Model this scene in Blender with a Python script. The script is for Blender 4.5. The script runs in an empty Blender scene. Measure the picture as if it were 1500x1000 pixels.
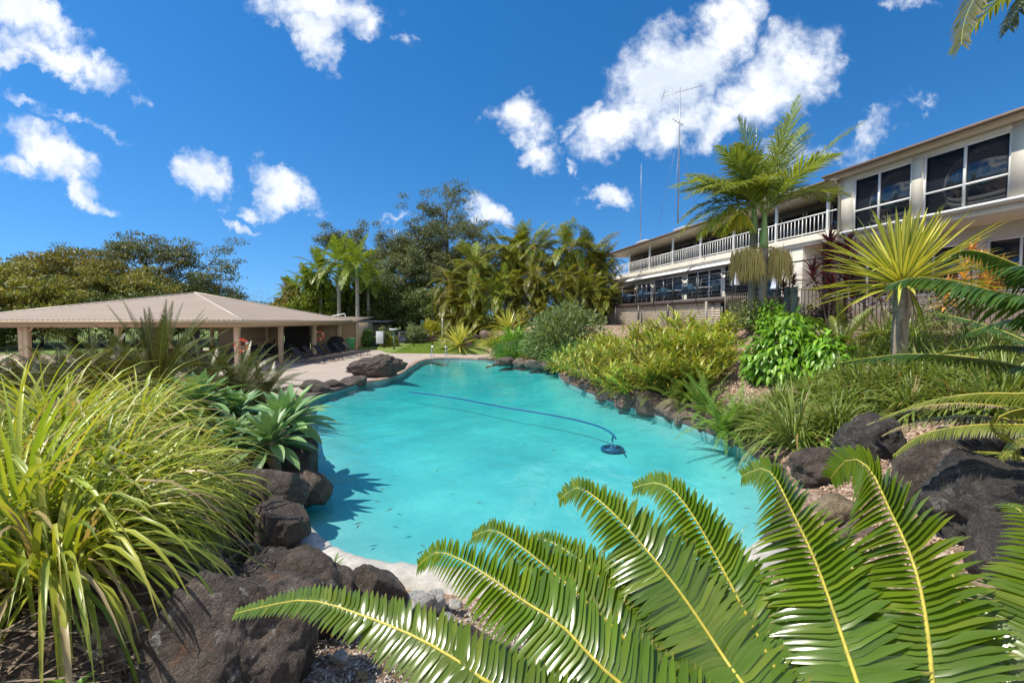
import bpy, bmesh, math, random
import numpy as np
from mathutils import Vector, Matrix, noise as mnoise
R = math.radians
SC = bpy.context.scene
COL = SC.collection

# ------------------------------------------------------------------ camera
CAM_H, FPX, PITCH = 2.5, 1500 * 16 / 36, R(2.66)
cd = bpy.data.cameras.new('camera'); cam = bpy.data.objects.new('camera', cd); COL.objects.link(cam)
cd.lens = 16; cd.sensor_width = 36; cd.clip_start = 0.05; cd.clip_end = 3000
cam.location = (0, 0, CAM_H); cam.rotation_euler = (R(90) - PITCH, 0, 0)
SC.camera = cam

# ------------------------------------------------------------------ sun, exposure
SUN = Vector((-0.50, -0.10, 0.84)).normalized()
ld = bpy.data.lights.new('sun', 'SUN'); sun = bpy.data.objects.new('sun', ld); COL.objects.link(sun)
ld.energy = 4.3; ld.angle = R(0.53); ld.color = (1.0, 0.93, 0.80)
sun.location = (-30, -10, 60); sun.rotation_euler = SUN.to_track_quat('Z', 'Y').to_euler()
SC.view_settings.view_transform = 'Standard'; SC.view_settings.look = 'None'
SC.view_settings.exposure = 0.45; SC.view_settings.gamma = 1
SC.cycles.max_bounces = 8; SC.cycles.transparent_max_bounces = 16
SC.cycles.use_denoising = True

# ------------------------------------------------------------------ node helpers
def N(nt, t, **k):
    n = nt.nodes.new(t)
    for a, v in k.items():
        if a.startswith('i_'):
            n.inputs[a[2:].replace('_', ' ')].default_value = v
        elif a[0] == 'I' and a[1:].isdigit():
            n.inputs[int(a[1:])].default_value = v
        else: setattr(n, a, v)
    return n
def ramp(nt, fac, stops, interp='LINEAR'):
    r = N(nt, 'ShaderNodeValToRGB'); r.color_ramp.interpolation = interp
    e = r.color_ramp.elements
    while len(e) < len(stops): e.new(0.5)
    for el, (p, c) in zip(e, stops):
        el.position = p; el.color = (*c, 1) if len(c) == 3 else c
    nt.links.new(fac, r.inputs[0]); return r.outputs[0]
def mth(nt, op, a, b=None, clamp=False):
    m = N(nt, 'ShaderNodeMath', operation=op); m.use_clamp = clamp
    for i, v in enumerate((a, b)):
        if v is None: continue
        if isinstance(v, (int, float)): m.inputs[i].default_value = v
        else: nt.links.new(v, m.inputs[i])
    return m.outputs[0]
def mixc(nt, fac, a, b, mode='MIX'):
    m = N(nt, 'ShaderNodeMix', data_type='RGBA', blend_type=mode)
    for i, v in ((0, fac), (6, a), (7, b)):
        if isinstance(v, (int, float)): m.inputs[i].default_value = v
        elif isinstance(v, tuple): m.inputs[i].default_value = (*v, 1) if len(v) == 3 else v
        else: nt.links.new(v, m.inputs[i])
    return m.outputs[2]
def noisef(nt, vec, scale, detail=4, rough=0.55, out=0, dist=0.0):
    n = N(nt, 'ShaderNodeTexNoise'); n.inputs['Scale'].default_value = scale
    n.inputs['Detail'].default_value = detail; n.inputs['Roughness'].default_value = rough
    n.inputs['Distortion'].default_value = dist
    if vec is not None: nt.links.new(vec, n.inputs['Vector'])
    return n.outputs[out]

# ------------------------------------------------------------------ world: sky and clouds
def at(px, py, D):
    a = (px - 750) / FPX; b = -(py - 500) / FPX
    ry = math.cos(PITCH) + b * math.sin(PITCH); rz = -math.sin(PITCH) + b * math.cos(PITCH)
    t = D / ry
    return Vector((a * t, D, CAM_H + rz * t))
def gz(px, py, z):
    a = at(px, py, 1.0); t = (z - CAM_H) / (a.z - CAM_H)
    return Vector((a.x * t, t, z))

W = bpy.data.worlds.new('World'); SC.world = W; W.use_nodes = True
wt = W.node_tree; wt.nodes.clear()
sky = N(wt, 'ShaderNodeTexSky', sky_type='NISHITA'); sky.sun_disc = False
sky.sun_elevation = math.asin(SUN.z); sky.sun_rotation = math.atan2(SUN.x, SUN.y)
sky.altitude = 100; sky.air_density = 1.0; sky.dust_density = 0.1; sky.ozone_density = 4.0
svec = N(wt, 'ShaderNodeTexCoord'); sv1 = N(wt, 'ShaderNodeVectorMath', operation='ADD'); wt.links.new(svec.outputs['Generated'], sv1.inputs[0]); sv1.inputs[1].default_value = (0, 0, .13)
sv2 = N(wt, 'ShaderNodeVectorMath', operation='NORMALIZE'); wt.links.new(sv1.outputs[0], sv2.inputs[0]); wt.links.new(sv2.outputs[0], sky.inputs[0])
hs = N(wt, 'ShaderNodeHueSaturation'); hs.inputs['Saturation'].default_value = 1.32; hs.inputs['Value'].default_value = 1.05
wt.links.new(sky.outputs[0], hs.inputs['Color'])
tc = N(wt, 'ShaderNodeTexCoord'); sx = N(wt, 'ShaderNodeSeparateXYZ'); wt.links.new(tc.outputs['Generated'], sx.inputs[0])
ysafe = mth(wt, 'MAXIMUM', sx.outputs[1], 0.02)
uu = mth(wt, 'DIVIDE', sx.outputs[0], ysafe); vv = mth(wt, 'DIVIDE', sx.outputs[2], ysafe)
cuv = N(wt, 'ShaderNodeCombineXYZ'); wt.links.new(uu, cuv.inputs[0]); wt.links.new(vv, cuv.inputs[1])
# ragged edges: the direction is warped by noise at two sizes
n1 = N(wt, 'ShaderNodeTexNoise'); n1.inputs['Scale'].default_value = 6; n1.inputs['Detail'].default_value = 9; n1.inputs['Roughness'].default_value = 0.62
wt.links.new(cuv.outputs[0], n1.inputs['Vector'])
w1 = N(wt, 'ShaderNodeVectorMath', operation='SUBTRACT'); wt.links.new(n1.outputs[1], w1.inputs[0]); w1.inputs[1].default_value = (.5, .5, .5)
w2 = N(wt, 'ShaderNodeVectorMath', operation='SCALE'); wt.links.new(w1.outputs[0], w2.inputs[0]); w2.inputs[3].default_value = 0.26
w3 = N(wt, 'ShaderNodeVectorMath', operation='ADD'); wt.links.new(cuv.outputs[0], w3.inputs[0]); wt.links.new(w2.outputs[0], w3.inputs[1])
wz = N(wt, 'ShaderNodeVectorMath', operation='MULTIPLY'); wt.links.new(w3.outputs[0], wz.inputs[0]); wz.inputs[1].default_value = (1, 1, 0)
# each puff: centre, half sizes (in the photograph's pixel scale), tilt in degrees, opacity
PUFFS = [(35, 15, 75, 32, 18, 1), (75, 75, 100, 28, 16, 1), (15, 82, 30, 18, 0, .7), (75, 225, 75, 34, 25, 1), (110, 270, 60, 18, 30, .85), (25, 255, 50, 20, 0, .75), (30, 145, 30, 9, 15, .45), (110, 172, 60, 9, 12, .35),
         (290, 258, 38, 34, 40, 1), (418, 268, 56, 32, 38, 1), (445, 292, 40, 22, 40, .9), (380, 293, 30, 12, 0, .8), (350, 324, 32, 8, 10, .6), (205, 138, 20, 10, 40, .3),
         (470, 5, 100, 34, 8, 1), (455, 42, 45, 34, 50, 1), (545, 15, 36, 24, 0, .7), (608, 55, 10, 9, 0, .35),
         (760, 165, 36, 44, 80, 1), (785, 220, 28, 30, 60, 1), (835, 242, 11, 10, 0, .5), (702, 185, 8, 11, 0, .35), (822, 182, 13, 11, 0, .5),
         (1060, 25, 72, 48, -20, 1), (985, 110, 95, 62, -42, 1), (900, 172, 70, 36, -28, 1), (990, 180, 60, 28, -10, .9), (1120, 130, 96, 54, -38, 1), (1180, 100, 48, 36, 0, .9), (1060, 185, 60, 32, -20, .95),
         (885, 288, 38, 20, 0, 1), (715, 308, 42, 22, 30, 1), (1270, 190, 50, 16, -14, .55), (1215, 212, 40, 12, -10, .35), (1330, 8, 36, 14, 0, .5), (1340, 150, 18, 9, 0, .25), (575, 330, 26, 7, 0, .3), (1150, 235, 40, 22, 0, .5)]
dens = None
for (px, py, ra, rb, rot, op) in PUFFS:
    c = at(px, py, 1.0)
    m = N(wt, 'ShaderNodeMapping', vector_type='TEXTURE')
    m.inputs['Location'].default_value = (c.x, c.z - CAM_H, 0); m.inputs['Rotation'].default_value = (0, 0, -R(rot))
    m.inputs['Scale'].default_value = (ra / FPX * 1.36, rb / FPX * 1.36, 1); wt.links.new(wz.outputs[0], m.inputs['Vector'])
    le = N(wt, 'ShaderNodeVectorMath', operation='LENGTH'); wt.links.new(m.outputs[0], le.inputs[0])
    d = mth(wt, 'MULTIPLY', mth(wt, 'SUBTRACT', 1.0, le.outputs['Value'], True), op * 1.75)
    dens = d if dens is None else mth(wt, 'MAXIMUM', dens, d)
fb = noisef(wt, cuv.outputs[0], 17, 9, 0.66)
dn = mth(wt, 'ADD', dens, mth(wt, 'MULTIPLY', mth(wt, 'SUBTRACT', fb, 0.50), 2.3))
dn = mth(wt, 'MULTIPLY', dn, mth(wt, 'MINIMUM', mth(wt, 'MULTIPLY', dens, 3.0), 1.0))
alpha_n = N(wt, 'ShaderNodeMapRange', interpolation_type='SMOOTHSTEP'); wt.links.new(dn, alpha_n.inputs[0])
alpha_n.inputs[1].default_value = -0.02; alpha_n.inputs[2].default_value = 1.45
shade = ramp(wt, noisef(wt, wz.outputs[0], 7, 6, .6), [(0.35, (4.9, 5.4, 6.2)), (0.60, (7.2, 7.35, 7.6))])
# unseen clouds behind the camera, made dense and bright as fill light
back = N(wt, 'ShaderNodeMapRange', interpolation_type='SMOOTHSTEP'); wt.links.new(noisef(wt, tc.outputs['Generated'], 3.2, 8, .6), back.inputs[0])
back.inputs[1].default_value = 0.42; back.inputs[2].default_value = 0.58
isr = N(wt, 'ShaderNodeMapRange', interpolation_type='SMOOTHSTEP'); wt.links.new(sx.outputs[1], isr.inputs[0]); isr.inputs[1].default_value = -.02; isr.inputs[2].default_value = -.40; isb = isr.outputs[0]
upz = mth(wt, 'GREATER_THAN', sx.outputs[2], 0.0)
isb = mth(wt, 'MULTIPLY', isb, upz)
fr = mth(wt, 'MULTIPLY', alpha_n.outputs[0], mth(wt, 'GREATER_THAN', sx.outputs[1], 0.05))
al = mth(wt, 'ADD', fr, mth(wt, 'MULTIPLY', isb, back.outputs[0]), True)
shade = mixc(wt, isb, shade, (9.5, 9.6, 9.8))
skc = mixc(wt, al, hs.outputs[0], shade)
bg = N(wt, 'ShaderNodeBackground'); bg.inputs[1].default_value = 0.12; wt.links.new(skc, bg.inputs[0])
wo = N(wt, 'ShaderNodeOutputWorld'); wt.links.new(bg.outputs[0], wo.inputs[0])

# ------------------------------------------------------------------ object helpers
def tag(o, label=None, cat=None, group=None, kind=None):
    if label: o['label'] = label
    if cat: o['category'] = cat
    if group: o['group'] = group
    if kind: o['kind'] = kind
    return o
def thing(name, loc, label, cat, group=None, rz=0.0):
    o = bpy.data.objects.new(name, None); COL.objects.link(o)
    o.empty_display_size = 0.2
    o.location = loc; o.rotation_euler = (0, 0, rz)
    return tag(o, label, cat, group)
def dup(root, loc, rz=0.0, label=None, scale=1.0, group=None):
    r = root.copy(); COL.objects.link(r); r.location = loc; r.rotation_euler = (root.rotation_euler[0], root.rotation_euler[1], rz)
    r.scale = (scale,) * 3 if not isinstance(scale, tuple) else scale
    if label: r['label'] = label
    if group: r['group'] = group
    for ch in list(root.children):
        c = ch.copy(); COL.objects.link(c); c.parent = r
        for g in list(ch.children):
            d = g.copy(); COL.objects.link(d); d.parent = c
    return r
ORD = ['first', 'second', 'third', 'fourth', 'fifth', 'sixth', 'seventh', 'eighth', 'ninth', 'tenth', 'eleventh', 'twelfth', 'thirteenth', 'fourteenth', 'fifteenth', 'sixteenth', 'seventeenth', 'eighteenth', 'nineteenth', 'twentieth']

def nrm(a):
    return a / np.maximum(np.linalg.norm(a, axis=-1, keepdims=True), 1e-9)
class Geo:
    """collects quads, then links them as ONE mesh object"""
    def __init__(s): s.V = []; s.F = []; s.U = []; s.n = 0
    def add(s, V, F, U=None):
        V = np.asarray(V, float); F = np.asarray(F, int)
        s.V.append(V); s.F.append(F + s.n); s.n += len(V)
        s.U.append(np.zeros((len(V), 2)) if U is None else np.asarray(U, float)); return s
    def box(s, x0, x1, y0, y1, z0, z1):
        v = [(x, y, z) for z in (z0, z1) for y in (y0, y1) for x in (x0, x1)]
        return s.add(v, [(0, 2, 3, 1), (4, 5, 7, 6), (0, 1, 5, 4), (2, 6, 7, 3), (0, 4, 6, 2), (1, 3, 7, 5)])
    def prism(s, p0, p1, w, h, up=(0, 0, 1)):
        """a bar of w by h from p0 to p1"""
        p0 = np.array(p0, float); p1 = np.array(p1, float); t = nrm(p1 - p0); u = np.array(up, float)
        if abs(t @ u) > .99: u = np.array((1., 0, 0))
        a = nrm(np.cross(t, u)); b = np.cross(a, t)
        v = [p + a * i * w / 2 + b * j * h / 2 for p in (p0, p1) for j in (-1, 1) for i in (-1, 1)]
        return s.add(v, [(0, 2, 3, 1), (4, 5, 7, 6), (0, 1, 5, 4), (2, 6, 7, 3), (0, 4, 6, 2), (1, 3, 7, 5)])
    def tube(s, pts, rad, sides=8, cap=True):
        P = np.asarray(pts, float); n = len(P); rad = np.broadcast_to(np.asarray(rad, float), (n,))
        T = nrm(np.gradient(P, axis=0)); ref = np.array((0.123, .31, .94))
        if abs(T[0] @ nrm(ref)) > .95: ref = np.array((1., .1, .05))
        A = nrm(np.cross(T, ref)); B = np.cross(T, A)
        th = np.linspace(0, 2 * np.pi, sides, endpoint=False)
        V = P[:, None] + (A[:, None] * np.cos(th)[None, :, None] + B[:, None] * np.sin(th)[None, :, None]) * rad[:, None, None]
        V = V.reshape(-1, 3); i = np.arange(n - 1)[:, None] * sides; j = np.arange(sides)[None]; k = (j + 1) % sides
        F = np.stack([i + j, i + k, i + sides + k, i + sides + j], -1).reshape(-1, 4)
        if cap:
            V = np.concatenate([V, P[:1], P[-1:]]); c0 = n * sides; e = (n - 1) * sides
            F = np.concatenate([F, [(c0, (q + 2) % sides, q + 1, q) for q in range(0, sides, 2)] if sides % 2 == 0 else np.zeros((0, 4), int),
                                [(c0 + 1, e + q, e + q + 1, e + (q + 2) % sides) for q in range(0, sides, 2)] if sides % 2 == 0 else np.zeros((0, 4), int)])
        U = np.zeros((len(V), 2)); U[:n * sides, 0] = np.repeat(np.linspace(0, 1, n), sides); U[:n * sides, 1] = np.tile(th / 6.2832, n)
        return s.add(V, F, U)
    def build(s, name, m, parent=None, smooth=False, bevel=0.0):
        V = np.concatenate(s.V); F = np.concatenate(s.F); U = np.concatenate(s.U)
        me = bpy.data.meshes.new(name); me.vertices.add(len(V)); me.vertices.foreach_set('co', V.ravel())
        me.loops.add(F.size); me.loops.foreach_set('vertex_index', F.ravel().astype(np.int32))
        me.polygons.add(len(F)); me.polygons.foreach_set('loop_start', np.arange(0, F.size, 4, dtype=np.int32))
        if smooth: me.polygons.foreach_set('use_smooth', np.ones(len(F), bool))
        uv = me.uv_layers.new(name='uv'); uv.data.foreach_set('uv', U[F.ravel()].ravel().astype(np.float32))
        me.update(calc_edges=True); me.validate(clean_customdata=False)
        me.materials.append(m)
        o = bpy.data.objects.new(name, me); COL.objects.link(o)
        if parent is not None: o.parent = parent
        if bevel:
            b = o.modifiers.new('bevel', 'BEVEL'); b.width = bevel; b.segments = 2; b.limit_method = 'ANGLE'
        return o
def meshobj(name, V, F, m, parent=None, smooth=False):
    me = bpy.data.meshes.new(name); me.from_pydata([tuple(v) for v in V], [], [tuple(f) for f in F]); me.update()
    if smooth: me.polygons.foreach_set('use_smooth', np.ones(len(me.polygons), bool))
    me.materials.append(m); o = bpy.data.objects.new(name, me); COL.objects.link(o)
    if parent is not None: o.parent = parent
    return o
PROF = {'strap': lambda t: np.minimum(1, .55 + 2.2 * t) * np.maximum(1 - t ** 3.0, 0.03),
        'lance': lambda t: np.maximum(np.sin(np.pi * np.clip(t, 0, 1) ** .75) ** .85, .05),
        'leaflet': lambda t: np.minimum(1, .45 + 5 * t) * np.maximum(1 - t ** 2.6, .03),
        'agave': lambda t: (.55 + 1.1 * np.sin(np.pi * np.minimum(t * .88 + .02, 1))) * np.maximum(1 - t ** 6, .02) * .8,
        'sword': lambda t: np.maximum((.8 + .5 * t) * (1 - t ** 4), .02),
        'oval': lambda t: np.maximum(np.sin(np.pi * t) ** .6, .06)}
def ribbons(G, P, T, Nn, L, Wd, droop, seg=4, prof='strap', fold=0.0, cols=2):
    """many leaves at once: every leaf a bent strip of its own"""
    P = np.asarray(P, float); n = len(P); d = nrm(np.asarray(T, float)); nn = np.broadcast_to(np.asarray(Nn, float), (n, 3))
    L = np.broadcast_to(np.asarray(L, float), (n,))[:, None]; Wd = np.broadcast_to(np.asarray(Wd, float), (n,))[:, None]
    dr = np.broadcast_to(np.asarray(droop, float), (n,))[:, None]
    fo = np.broadcast_to(np.asarray(fold, float), (n,))[:, None]
    p = P.copy(); rows = []; uvs = []; f = PROF[prof]; last_s = None
    for i in range(seg + 1):
        t = i / seg
        s_ = np.cross(d, nn); bad = np.linalg.norm(s_, axis=1) < 1e-4
        if bad.any(): s_[bad] = np.cross(d[bad], np.array((.3, .9, .1)))
        s_ = nrm(s_); nn = np.cross(s_, d); w = Wd * f(np.array(t)) / 2
        if cols == 2:
            rows.append(np.stack([p - s_ * w, p + s_ * w], 1)); uvs.append(((t, 0), (t, 1)))
        else:
            up = nn * w * np.sin(fo); sd = s_ * w * np.cos(fo)
            rows.append(np.stack([p - sd + up, p, p + sd + up], 1)); uvs.append(((t, 0), (t, .5), (t, 1)))
        p = p + d * L / seg; d = nrm(d + np.array((0, 0, -1.)) * dr / seg)
    V = np.stack(rows, 1); V = V.reshape(-1, 3)
    U = np.tile(np.array(uvs).reshape(-1, 2), (n, 1)); per = (seg + 1) * cols
    base = (np.arange(n) * per)[:, None, None]; r = (np.arange(seg) * cols)[None, :, None]; c = np.arange(cols - 1)[None, None]
    a = base + r + c; F = np.stack([a, a + 1, a + 1 + cols, a + cols], -1).reshape(-1, 4)
    G.add(V, F, U)
def sph(az, el):
    az = np.asarray(az, float); el = np.asarray(el, float)
    return np.stack([np.cos(az) * np.cos(el), np.sin(az) * np.cos(el), np.sin(el) * np.ones_like(az)], -1)
def curve(base, az, el, L, droop, n=20):
    p = np.array(base, float); d = sph(az, el); out = [p.copy()]
    for i in range(n):
        p = p + d * L / n; d = nrm(d + np.array((0, 0, -1.)) * droop / n); out.append(p.copy())
    return np.array(out)
def catmull(P, n=8, closed=False):
    P = np.asarray(P, float); K = len(P); out = []
    rng = range(K) if closed else range(K - 1)
    for i in rng:
        if closed: a, b, c, d = P[(i - 1) % K], P[i], P[(i + 1) % K], P[(i + 2) % K]
        else: a, b, c, d = P[max(i - 1, 0)], P[i], P[i + 1], P[min(i + 2, K - 1)]
        for t in np.arange(n) / n:
            out.append(.5 * (2 * b + (c - a) * t + (2 * a - 5 * b + 4 * c - d) * t * t + (3 * b - a - 3 * c + d) * t ** 3))
    if not closed: out.append(P[-1])
    return np.array(out)
def resample(P, ts):
    s = np.concatenate([[0], np.cumsum(np.linalg.norm(np.diff(P, axis=0), axis=1))]); s = s / s[-1]
    return np.stack([np.interp(ts, s, P[:, k]) for k in range(3)], 1)
def frond(G, Gr, pts, rng, nl=50, Lf=.5, Wf=.03, a0=75, a1=35, lift=15, droop=.6, seg=3, start=.12, r0=.02, shape=None, fold=0., cols=2, side=None, jit=.06, plum=0, prof='leaflet', face=None, up=.5):
    """a pinnate frond along the rachis points: leaflets into G, rachis into Gr"""
    pts = np.asarray(pts, float); h = pts[-1] - pts[0]; h[2] = 0
    if side is None and face is None: side = nrm(np.array((h[1], -h[0], 0.)))
    ts = np.linspace(start, .995, nl); P = resample(pts, ts)
    T = nrm(resample(np.gradient(resample(pts, np.linspace(0, 1, 60)), axis=0), ts))
    if face is not None:                                   # the upper side turned towards a point, and upwards
        q = nrm(np.asarray(face, float) - P) + np.array((0, 0, up)); Nn = nrm(q - (q * T).sum(1, keepdims=True) * T); S = np.cross(T, Nn)
    else:
        S = nrm(side - (T @ side)[:, None] * T); Nn = np.cross(S, T)
    k = (ts - start) / (1 - start)
    lp = (np.minimum(1, .45 + 2.2 * k) * np.minimum(1, .16 + 2.0 * (1 - k))) if shape is None else shape(k)
    ang = np.radians(a0 + (a1 - a0) * k)
    for sg in (-1, 1):
        j = rng.normal(0, jit, (nl, 3)); li = np.radians(lift) + rng.normal(0, jit, nl) + plum * rng.uniform(-1, 1, nl)
        D = T * np.cos(ang)[:, None] + (S * sg * np.cos(li)[:, None] + Nn * np.sin(li)[:, None]) * np.sin(ang)[:, None] + j
        ribbons(G, P, D, Nn, Lf * lp * rng.uniform(.93, 1.05, nl), Wf * (0.55 + .45 * lp), droop * rng.uniform(.8, 1.2, nl), seg, prof, fold, cols)
    if Gr is not None:
        q = resample(pts, np.linspace(0, 1, 26)); Gr.tube(q, np.linspace(r0, r0 * .18, 26), 6, cap=False)

# ------------------------------------------------------------------ materials
LEAFK = 1.25
M = {}
def newmat(name):
    m = bpy.data.materials.new(name); m.use_nodes = True; nt = m.node_tree; nt.nodes.clear()
    o = N(nt, 'ShaderNodeOutputMaterial'); b = N(nt, 'ShaderNodeBsdfPrincipled'); nt.links.new(b.outputs[0], o.inputs[0])
    M[name] = m; return m, nt, b, o
def objvec(nt, which='Object'):
    return N(nt, 'ShaderNodeTexCoord').outputs[which]
def worldpos(nt):
    return N(nt, 'ShaderNodeNewGeometry').outputs['Position']
def plain(name, c, rough=.6, metal=0, var=.12, scale=3.0, bump=0.0, bscale=40, spec=.5, dirt=None):
    """painted or built surface: colour, slight uneven wear, fine bump"""
    m, nt, b, o = newmat(name); p = worldpos(nt)
    f = noisef(nt, p, scale, 5)
    lo = tuple(v * (1 - var) for v in c); hi = tuple(min(1, v * (1 + var)) for v in c)
    col = ramp(nt, f, [(.3, lo), (.7, hi)])
    if dirt:
        col = mixc(nt, mth(nt, 'MULTIPLY', ramp(nt, noisef(nt, p, scale * 2.3, 8, .7), [(.52, (0, 0, 0)), (.75, (1, 1, 1))]), .5), col, dirt)
    nt.links.new(col, b.inputs['Base Color']); b.inputs['Roughness'].default_value = rough; b.inputs['Metallic'].default_value = metal
    b.inputs['Specular IOR Level'].default_value = spec
    if bump:
        bm = N(nt, 'ShaderNodeBump'); bm.inputs['Strength'].default_value = bump; bm.inputs['Distance'].default_value = .01
        nt.links.new(noisef(nt, p, bscale, 6), bm.inputs['Height']); nt.links.new(bm.outputs[0], b.inputs['Normal'])
    return m
def leaf(name, cols, rough=.45, spec=.4, transl=.3, tcol=None, tip=None, tip0=.75, edge=None, mid=None, objvar=.12, dead=None, deadp=.0, coat=0, patch=None):
    """leaf: one colour per leaf picked from cols, optional tip / margin / midrib colour, light shines through"""
    m, nt, b, o = newmat(name)
    g = N(nt, 'ShaderNodeNewGeometry'); rnd = g.outputs['Random Per Island']
    cols = [tuple(v * LEAFK for v in c) for c in cols]; n = len(cols); col = ramp(nt, rnd, [(i / max(1, n - 1) * .96 + .02, c) for i, c in enumerate(cols)])
    p = g.outputs['Position']
    col = mixc(nt, mth(nt, 'MULTIPLY', mth(nt, 'SUBTRACT', noisef(nt, p, 9, 3), .35), .6, True), col, tuple(c * .55 for c in cols[0]))
    uv = N(nt, 'ShaderNodeUVMap', uv_map='uv'); su = N(nt, 'ShaderNodeSeparateXYZ'); nt.links.new(uv.outputs[0], su.inputs[0])
    ac = mth(nt, 'ABSOLUTE', mth(nt, 'SUBTRACT', su.outputs[1], .5))
    if edge: col = mixc(nt, mth(nt, 'GREATER_THAN', ac, edge[1]), col, edge[0])
    if mid: col = mixc(nt, mth(nt, 'LESS_THAN', ac, mid[1]), col, mid[0])
    if tip:
        mr = N(nt, 'ShaderNodeMapRange'); nt.links.new(su.outputs[0], mr.inputs[0]); mr.inputs[1].default_value = tip0; mr.inputs[2].default_value = 1
        col = mixc(nt, mth(nt, 'MULTIPLY', mr.outputs[0], mth(nt, 'FRACT', mth(nt, 'MULTIPLY', rnd, 7.31))), col, tip)
    if dead: col = mixc(nt, mth(nt, 'LESS_THAN', mth(nt, 'FRACT', mth(nt, 'MULTIPLY', rnd, 13.7)), deadp), col, dead)
    if patch:                                               # whole fronds or boughs of another colour, some as painted light and shade
        for q, (pc, sc_, lo_, hi_) in enumerate(patch):
            mp = N(nt, 'ShaderNodeMapping'); mp.inputs['Location'].default_value = (q * 7.3, 3.1, q * 2.2); nt.links.new(p, mp.inputs[0])
            col = mixc(nt, ramp(nt, noisef(nt, mp.outputs[0], sc_, 3, .6), [(lo_, (0, 0, 0)), (hi_, (1, 1, 1))]), col, pc)
    oi = N(nt, 'ShaderNodeObjectInfo'); h = N(nt, 'ShaderNodeHueSaturation'); nt.links.new(col, h.inputs['Color'])
    nt.links.new(mth(nt, 'ADD', 1 - objvar, mth(nt, 'MULTIPLY', oi.outputs['Random'], 2 * objvar)), h.inputs['Value'])
    nt.links.new(mth(nt, 'ADD', .5 - objvar * .06, mth(nt, 'MULTIPLY', oi.outputs['Random'], objvar * .12)), h.inputs['Hue'])
    col = h.outputs[0]
    nt.links.new(col, b.inputs['Base Color']); b.inputs['Roughness'].default_value = rough; b.inputs['Specular IOR Level'].default_value = spec
    tr = N(nt, 'ShaderNodeBsdfTranslucent')
    nt.links.new(mixc(nt, 1.0, col, tcol or (1.5, 1.35, .55), 'MULTIPLY'), tr.inputs[0])
    mx = N(nt, 'ShaderNodeMixShader'); mx.inputs[0].default_value = transl
    nt.links.new(b.outputs[0], mx.inputs[1]); nt.links.new(tr.outputs[0], mx.inputs[2]); nt.links.new(mx.outputs[0], o.inputs[0])
    return m
def rockmat(name, c0, c1, c2, lichen=.35, rust=.2, scale=1.0):
    m, nt, b, o = newmat(name); p = worldpos(nt)
    f = noisef(nt, p, 3.2 * scale, 10, .68, dist=.6); f2 = noisef(nt, p, 14 * scale, 8, .7)
    col = ramp(nt, f, [(.3, c0), (.52, c1), (.72, c2)])
    col = mixc(nt, mth(nt, 'MULTIPLY', ramp(nt, f2, [(.35, (0, 0, 0)), (.65, (1, 1, 1))]), .55), col, tuple(v * .45 for v in c0))
    if lichen: col = mixc(nt, mth(nt, 'MULTIPLY', ramp(nt, noisef(nt, p, 5.5 * scale, 9, .75, dist=.4), [(.58, (0, 0, 0)), (.66, (1, 1, 1))]), lichen), col, (.42, .41, .37))
    if rust: col = mixc(nt, mth(nt, 'MULTIPLY', ramp(nt, noisef(nt, p, 2.6 * scale, 6, .7, dist=1.), [(.56, (0, 0, 0)), (.68, (1, 1, 1))]), rust), col, (.24, .10, .035))
    vo = N(nt, 'ShaderNodeTexVoronoi', feature='DISTANCE_TO_EDGE'); vo.inputs['Scale'].default_value = 3.4 * scale
    wv_ = N(nt, 'ShaderNodeVectorMath', operation='ADD'); nt.links.new(p, wv_.inputs[0]); nz_ = N(nt, 'ShaderNodeVectorMath', operation='SCALE'); nt.links.new(noisef(nt, p, 4 * scale, 6, .6, 1), nz_.inputs[0]); nz_.inputs[3].default_value = .35; nt.links.new(nz_.outputs[0], wv_.inputs[1]); nt.links.new(wv_.outputs[0], vo.inputs['Vector'])
    crack = ramp(nt, vo.outputs['Distance'], [(0, (0, 0, 0)), (.055, (1, 1, 1))])
    pit = ramp(nt, noisef(nt, p, 55 * scale, 4, .7), [(.36, (0, 0, 0)), (.5, (1, 1, 1))])
    col = mixc(nt, mth(nt, 'MULTIPLY', mth(nt, 'SUBTRACT', 1.0, pit), .35), col, tuple(v * .4 for v in c0))
    nt.links.new(col, b.inputs['Base Color']); b.inputs['Roughness'].default_value = .72
    bm = N(nt, 'ShaderNodeBump'); bm.inputs['Strength'].default_value = 1.0; bm.inputs['Distance'].default_value = .07
    nt.links.new(mth(nt, 'ADD', mth(nt, 'ADD', mth(nt, 'MULTIPLY', crack, .18), mth(nt, 'MULTIPLY', pit, .10)), mth(nt, 'ADD', mth(nt, 'MULTIPLY', f2, .7), noisef(nt, p, 5 * scale, 12, .7, dist=.5))), bm.inputs['Height']); nt.links.new(bm.outputs[0], b.inputs['Normal'])
    return m

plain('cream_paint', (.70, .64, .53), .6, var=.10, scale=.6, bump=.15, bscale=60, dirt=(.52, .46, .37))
plain('shade_paint', (.16, .145, .125), .7, var=.08)  # cream darkened in colour for the shade behind the balcony
plain('white_paint', (.78, .77, .74), .45, var=.04, scale=1.2)
plain('beige_soffit', (.62, .54, .42), .7, var=.05)
plain('tan_roof', (.58, .45, .33), .45, var=.07, scale=.6)
plain('brown_fascia', (.20, .135, .095), .5, var=.1)
plain('tan_fascia', (.50, .37, .235), .5, var=.06)
plain('tan_post', (.56, .42, .27), .6, var=.08, bump=.1)
plain('tan_wall', (.46, .34, .21), .7, var=.08)
plain('dark_metal', (.022, .023, .026), .4, var=.15)
plain('bronze_metal', (.13, .11, .08), .45, var=.15)
plain('green_metal', (.12, .20, .15), .5, var=.1)
plain('steel', (.55, .56, .57), .22, metal=1, var=.05)
plain('antenna_metal', (.32, .33, .34), .4, metal=.6, var=.1)
plain('batten', (.52, .45, .35), .75, var=.12, scale=2, bump=.2)
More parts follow.
